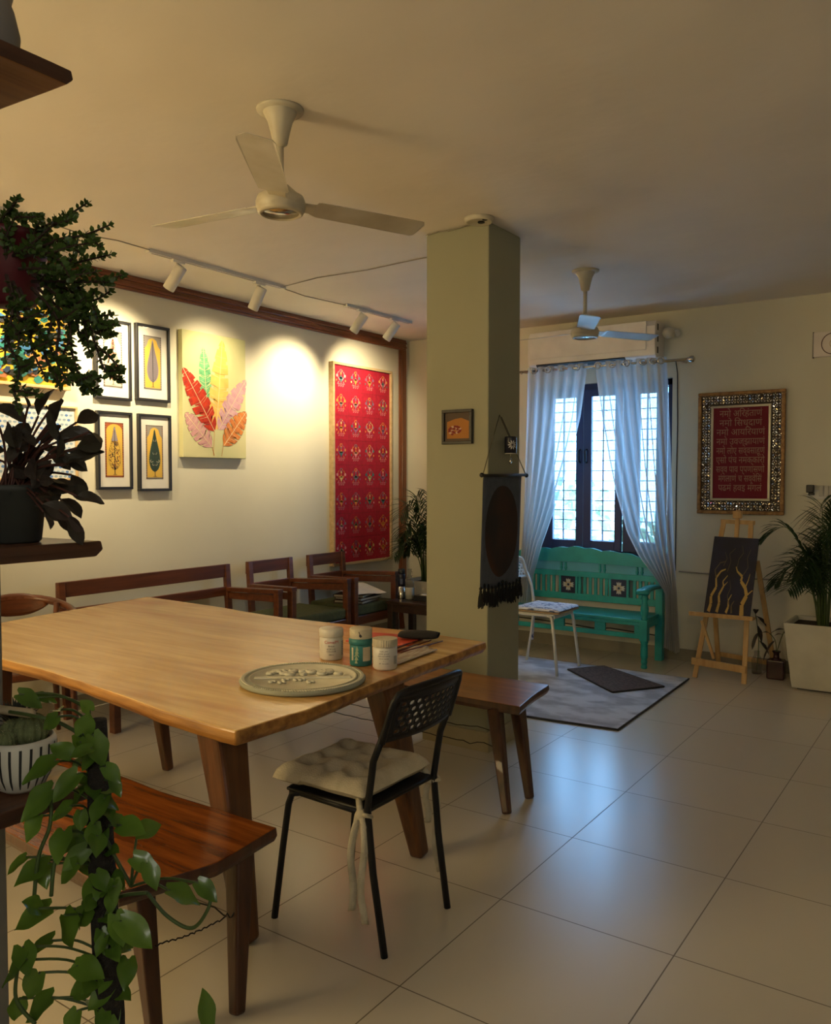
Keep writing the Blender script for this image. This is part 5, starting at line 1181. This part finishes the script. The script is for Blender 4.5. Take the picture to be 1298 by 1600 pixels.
# dark-leaved plant on the middle shelf
PP = Vector((-1.505, .845, 1.3375))
t = thing('dark_leaved_plant', 'purple-black leafy plant in a dark grey pot on the middle shelf', 'plant', PP)
MB().lathe([(.045, 0), (.050, .004), (.060, .095), (.064, .097), (.064, .108), (.058, .108), (.056, .09)], n=32).build('pot', mat('dark_grey_pot', (.035, .038, .034), .6), t, smooth=True); MB().lathe([(0, .088), (.057, .088)], n=20).build('soil', SOIL, t)
ls = MB(); st = MB(); rp_ = random.Random(4)
LV = [((60, 650), (20, -40), 62), ((40, 660), (-30, -20), 55), ((88, 655), (5, -30), 50), ((120, 660), (22, -12), 45), ((90, 690), (45, -15), 60), ((120, 700), (28, -12), 48), ((105, 725), (45, -22), 62), ((60, 700), (35, 10), 50),
      ((30, 700), (-10, -40), 48), ((20, 690), (25, -35), 45), ((78, 640), (12, 32), 45), ((70, 745), (40, 5), 50), ((50, 740), (-35, -15), 50), ((105, 760), (30, 12), 40), ((120, 775), (40, 6), 40), ((95, 780), (35, 25), 48), ((90, 800), (20, 22), 36),
      ((108, 808), (28, 20), 34), ((108, 812), (24, 38), 40), ((60, 770), (25, 30), 50), ((30, 760), (-25, 20), 44), ((80, 720), (-20, 25), 48), ((40, 720), (35, -25), 45), ((112, 742), (20, 30), 42), ((75, 765), (38, -10), 45), ((25, 735), (22, 22), 45), ((55, 690), (-30, 8), 45), ((95, 665), (-28, 20), 40), ((12, 660), (10, 30), 42), ((68, 800), (12, 26), 34)]
base = Vector((0, 0, .09))
for (p, d, L) in LV+[((p[0]+rp_.uniform(-28, 22), p[1]+rp_.uniform(-18, 22)), (rp_.uniform(-40, 45), rp_.uniform(-30, 30)), rp_.uniform(28, 46)) for p, _, _ in LV if 640 < p[1] < 790]:
    D = 1.52+rp_.uniform(-.06, .06); a = at(p[0], p[1], D)-PP; e = at(p[0]+d[0], p[1]+d[1], D+rp_.uniform(-.03, .03))-PP; dr = e-a
    Ls = L/1292.6*1.52; leaf(ls, a, dr, rnd_dir(rp_)*.8-(a+PP-CAM).normalized()*.9+Vector((0, 0, .3)), Ls, Ls*.60, .15, fold=.22, n=6)
    Q = bez([base+Vector((rp_.uniform(-.03, .03), rp_.uniform(-.03, .03), 0)), base.lerp(a, .5)+Vector((0, 0, .02)), a], 5); st.tube(Q, .0022, 5)
st.build('stems', mat('reddish_stem', (.09, .03, .02), .6), t, smooth=True); ls.build('leaves', PURP, t)
# striped cactus pot
PC = Vector((-1.488, .843, .8725))
t = thing('cactus_pot', 'white pot with black vertical stripes holding round cacti on the lowest shelf', 'potted cactus', PC)
prof = [(.030, 0), (.042, .008), (.056, .035), (.062, .065), (.063, .092), (.060, .100), (.056, .100), (.056, .088)]
MB().lathe(prof, n=40).build('pot', mat('pot_white', (.66, .64, .56), .45), t, smooth=True); MB().lathe([(0, .088), (.056, .088)], n=20).build('soil', SOIL, t)
sp = MB()
def pr_(z):
    for (r0, z0), (r1, z1) in zip(prof[:5], prof[1:6]):
        if z0 <= z <= z1: return r0+(r1-r0)*(z-z0)/(z1-z0)
    return .063
for k in range(22):
    a0 = 2*pi*k/22
    for j in range(8):
        z0, z1 = .012+.0098*j, .012+.0098*(j+1); tw = .010*sin(j*.7+k)
        w0 = .075*(1 if j % 8 else .4)
        sp.add([((pr_(z)+.0007)*cos(a0+a+.05*z/.1), (pr_(z)+.0007)*sin(a0+a+.05*z/.1), z) for z, a in ((z0, -w0/2), (z0, w0/2), (z1, .0375), (z1, -.0375))], [(0, 1, 2, 3)])
sp.build('stripes', flat('stripe_black', (.02, .02, .02)), t)
CAC = mat('cactus_green', (.16, .19, .08), .8, (.09, .11, .045), ns=60); SPI = mat('cactus_spine', (.45, .40, .22), .7)
for x, y, z, r_ in ((.016, .012, .112, .030), (-.034, .006, .100, .024), (.004, -.030, .098, .018)):
    m = MB(); N = 40
    m.grid(lambda u, v: Vector((x, y, z))+Vector((cos(2*pi*u)*sin(pi*v), sin(2*pi*u)*sin(pi*v), cos(pi*v)))*r_*(1+.07*cos(2*pi*u*14)), 56, 14)
    c = m.build('cactus_ball', CAC, t, smooth=True); m = MB(); rc = random.Random(3)
    for k in range(260):
        d = rnd_dir(rc)
        if d.z < -.3: continue
        p = Vector((x, y, z))+d*r_; q = rnd_dir(rc)*.0006; m.add([p-q, p+q, p+d*.004+rnd_dir(rc)*.0015], [(0, 1, 2)])
    m.build('spines', SPI, c)
t = thing('dark_succulent', 'small dark spiky succulent behind the striped cactus pot', 'succulent', PC+Vector((-.11, .055, 0)))
MB().lathe([(.03, 0), (.042, .07), (.04, .085)], n=20).build('pot', BLACKF, t, smooth=True); m = MB()
for k in range(40): a = k*2.4; e = .2+1.2*(k/40); leaf(m, (0, 0, .085), (cos(a)*cos(e), sin(a)*cos(e), sin(e)), (0, 0, 1), .055, .010, -.1, n=3)
m.build('leaves', mat('black_green', (.03, .035, .025), .5), t)
t = thing('wooden_rolling_stick', 'pale rounded wooden stick poking out above the cactus pot', 'stick', PC+Vector((0, 0, .14)))
q0, q1 = at(-30, 1105, 1.56)-t.location, at(52, 1115, 1.50)-t.location
MB().tube([q0, q0.lerp(q1, .94), q1], [.008, .0085, .006], 12).build('stick', mat('pale_stick', (.50, .42, .28), .6), t, smooth=True)
# pothos climbing a dark pole
PO = Vector((-1.285, .872, 0))
t = thing('trailing_pothos', 'green heart-leaved pothos climbing a dark pole in front of the near bench', 'plant', PO)
MB().lathe([(.08, 0), (.09, .01), (.115, .20), (.12, .205), (.12, .225), (.11, .225), (.105, .19)], n=28).build('pot', mat('dark_pot', (.04, .03, .03), .6), t, smooth=True); MB().lathe([(0, .19), (.108, .19)], n=20).build('soil', SOIL, t)
MB().tube([(.03, -.01, .15), (.02, 0, .5), (0, 0, .8), (-.005, 0, 1.03)], [.026, .025, .023, .016], 14).build('moss_pole', mat('coir', (.018, .014, .010), .95, bump=.8, bs=90), t, smooth=True)
PL = [((130, 1145), (12, -42), 46), ((145, 1150), (8, 20), 50), ((90, 1120), (-20, 14), 34), ((60, 1090), (22, 3), 34), ((30, 1085), (18, 8), 40), ((88, 1110), (10, -5), 30), ((140, 1110), (-18, -25), 30), ((85, 1190), (-45, 25), 55), ((110, 1180), (-30, -20), 42),
      ((80, 1235), (-40, 35), 60), ((120, 1210), (-25, 25), 50), ((110, 1260), (-35, 20), 40), ((150, 1230), (28, -2), 40), ((160, 1250), (18, 8), 34), ((215, 1300), (22, -10), 44), ((190, 1290), (42, 6), 50), ((75, 1350), (-42, 22), 58), ((60, 1345), (12, 35), 44),
      ((165, 1370), (30, 14), 50), ((150, 1375), (-12, 30), 46), ((265, 1392), (32, 10), 54), ((310, 1380), (24, 20), 40), ((75, 1420), (-45, 22), 58), ((60, 1420), (-30, -20), 42), ((100, 1430), (12, 40), 60), ((80, 1470), (-40, 25), 56), ((180, 1430), (10, 35), 46),
      ((190, 1440), (42, 30), 62), ((170, 1460), (30, 12), 46), ((150, 1530), (-38, 20), 58), ((120, 1510), (40, 10), 55), ((60, 1520), (-20, 40), 50), ((40, 1500), (-30, 30), 50), ((80, 1560), (-40, 30), 60), ((120, 1580), (-15, 30), 40), ((160, 1560), (20, 40), 55),
      ((210, 1340), (36, 20), 44), ((230, 1350), (12, 30), 40), ((100, 1300), (-10, 40), 50), ((130, 1310), (20, 30), 46), ((60, 1275), (-18, 35), 40), ((40, 1340), (-15, 12), 34), ((35, 1480), (10, 40), 50), ((200, 1500), (-5, 36), 44), ((120, 1350), (-25, 25), 45), ((150, 1290), (20, 35), 40), ((140, 1420), (-20, 20), 46),
      ((30, 1560), (-10, 40), 50), ((175, 1220), (14, 22), 32), ((170, 1330), (26, -4), 38), ((325, 1600), (-7, -52), 84)]
ls = MB(); st = MB(); rp_ = random.Random(21)
for k in range(46):
    y_ = 1150+k*9.8; PL.append(((140+(y_-1100)*.07+rp_.uniform(-32, 26), y_), (rp_.uniform(-30, 30), rp_.uniform(5, 34)), rp_.uniform(34, 52)))
for i, (p, d, L) in enumerate(PL):
    D = 1.46+rp_.uniform(-.06, .03)
    if p[1] == 1600: D = 1.42; rp_ = random.Random(5)
    if 1160 < p[1] < 1300 and p[0] < 120: D = 1.42
    a = at(p[0], p[1], D); e = at(p[0]+d[0], p[1]+d[1], D+rp_.uniform(-.04, .02)); dr = e-a; Ls = L/1292.6*1.46*(.92 if i < 47 else .8)
    view = (a-CAM).normalized(); upd = (-view*.7+Vector((rp_.uniform(-.5, .5), 0, rp_.uniform(.2, .9))))
    leaf(ls, a-PO, dr, upd, Ls, Ls*(.74 if p != (325, 1600) else .4), .15, heart=True, fold=.14, n=7)
    # petiole back to the pole or a vine
    px_pole = 140+(p[1]-1100)*.06; c = at(px_pole, min(1590, p[1]+20), 1.50)
    if p[0] > 200 and p[1] < 1420: c = at(205, 1385, 1.47)
    if p == (325, 1600): c = at(310, 1680, 1.45)
    st.tube(bez([c-PO, c.lerp(a, .5)-PO+Vector((0, 0, .012)), a-PO], 5), .0024, 5)
V = [[(230, 1395, 1.46), (262, 1432, 1.44), (300, 1450, 1.43), (325, 1420, 1.43), (330, 1390, 1.44)], [(205, 1385, 1.47), (170, 1320, 1.46), (158, 1285, 1.46), (145, 1240, 1.47)], [(230, 1395, 1.46), (190, 1400, 1.47), (150, 1420, 1.5)],
     [(80, 1240, 1.44), (78, 1290, 1.43), (60, 1340, 1.43), (52, 1420, 1.43)], [(100, 1300, 1.43), (85, 1350, 1.42), (80, 1400, 1.42)], [(15, 1112, 1.5), (50, 1118, 1.46), (90, 1128, 1.46), (130, 1150, 1.48)], [(55, 1600, 1.43), (25, 1560, 1.42), (30, 1500, 1.42)],
     [(150, 1460, 1.46), (175, 1410, 1.45), (180, 1380, 1.46)], [(180, 1500, 1.48), (190, 1440, 1.47), (160, 1400, 1.46)], [(160, 1600, 1.48), (185, 1540, 1.47), (185, 1480, 1.47), (165, 1430, 1.47)]]
for P in V: st.tube(bez([at(*p)-PO for p in P], 8), .0034, 6)
st.build('vines', PSTEM, t, smooth=True); ls.build('leaves', POTH, t, smooth=True)
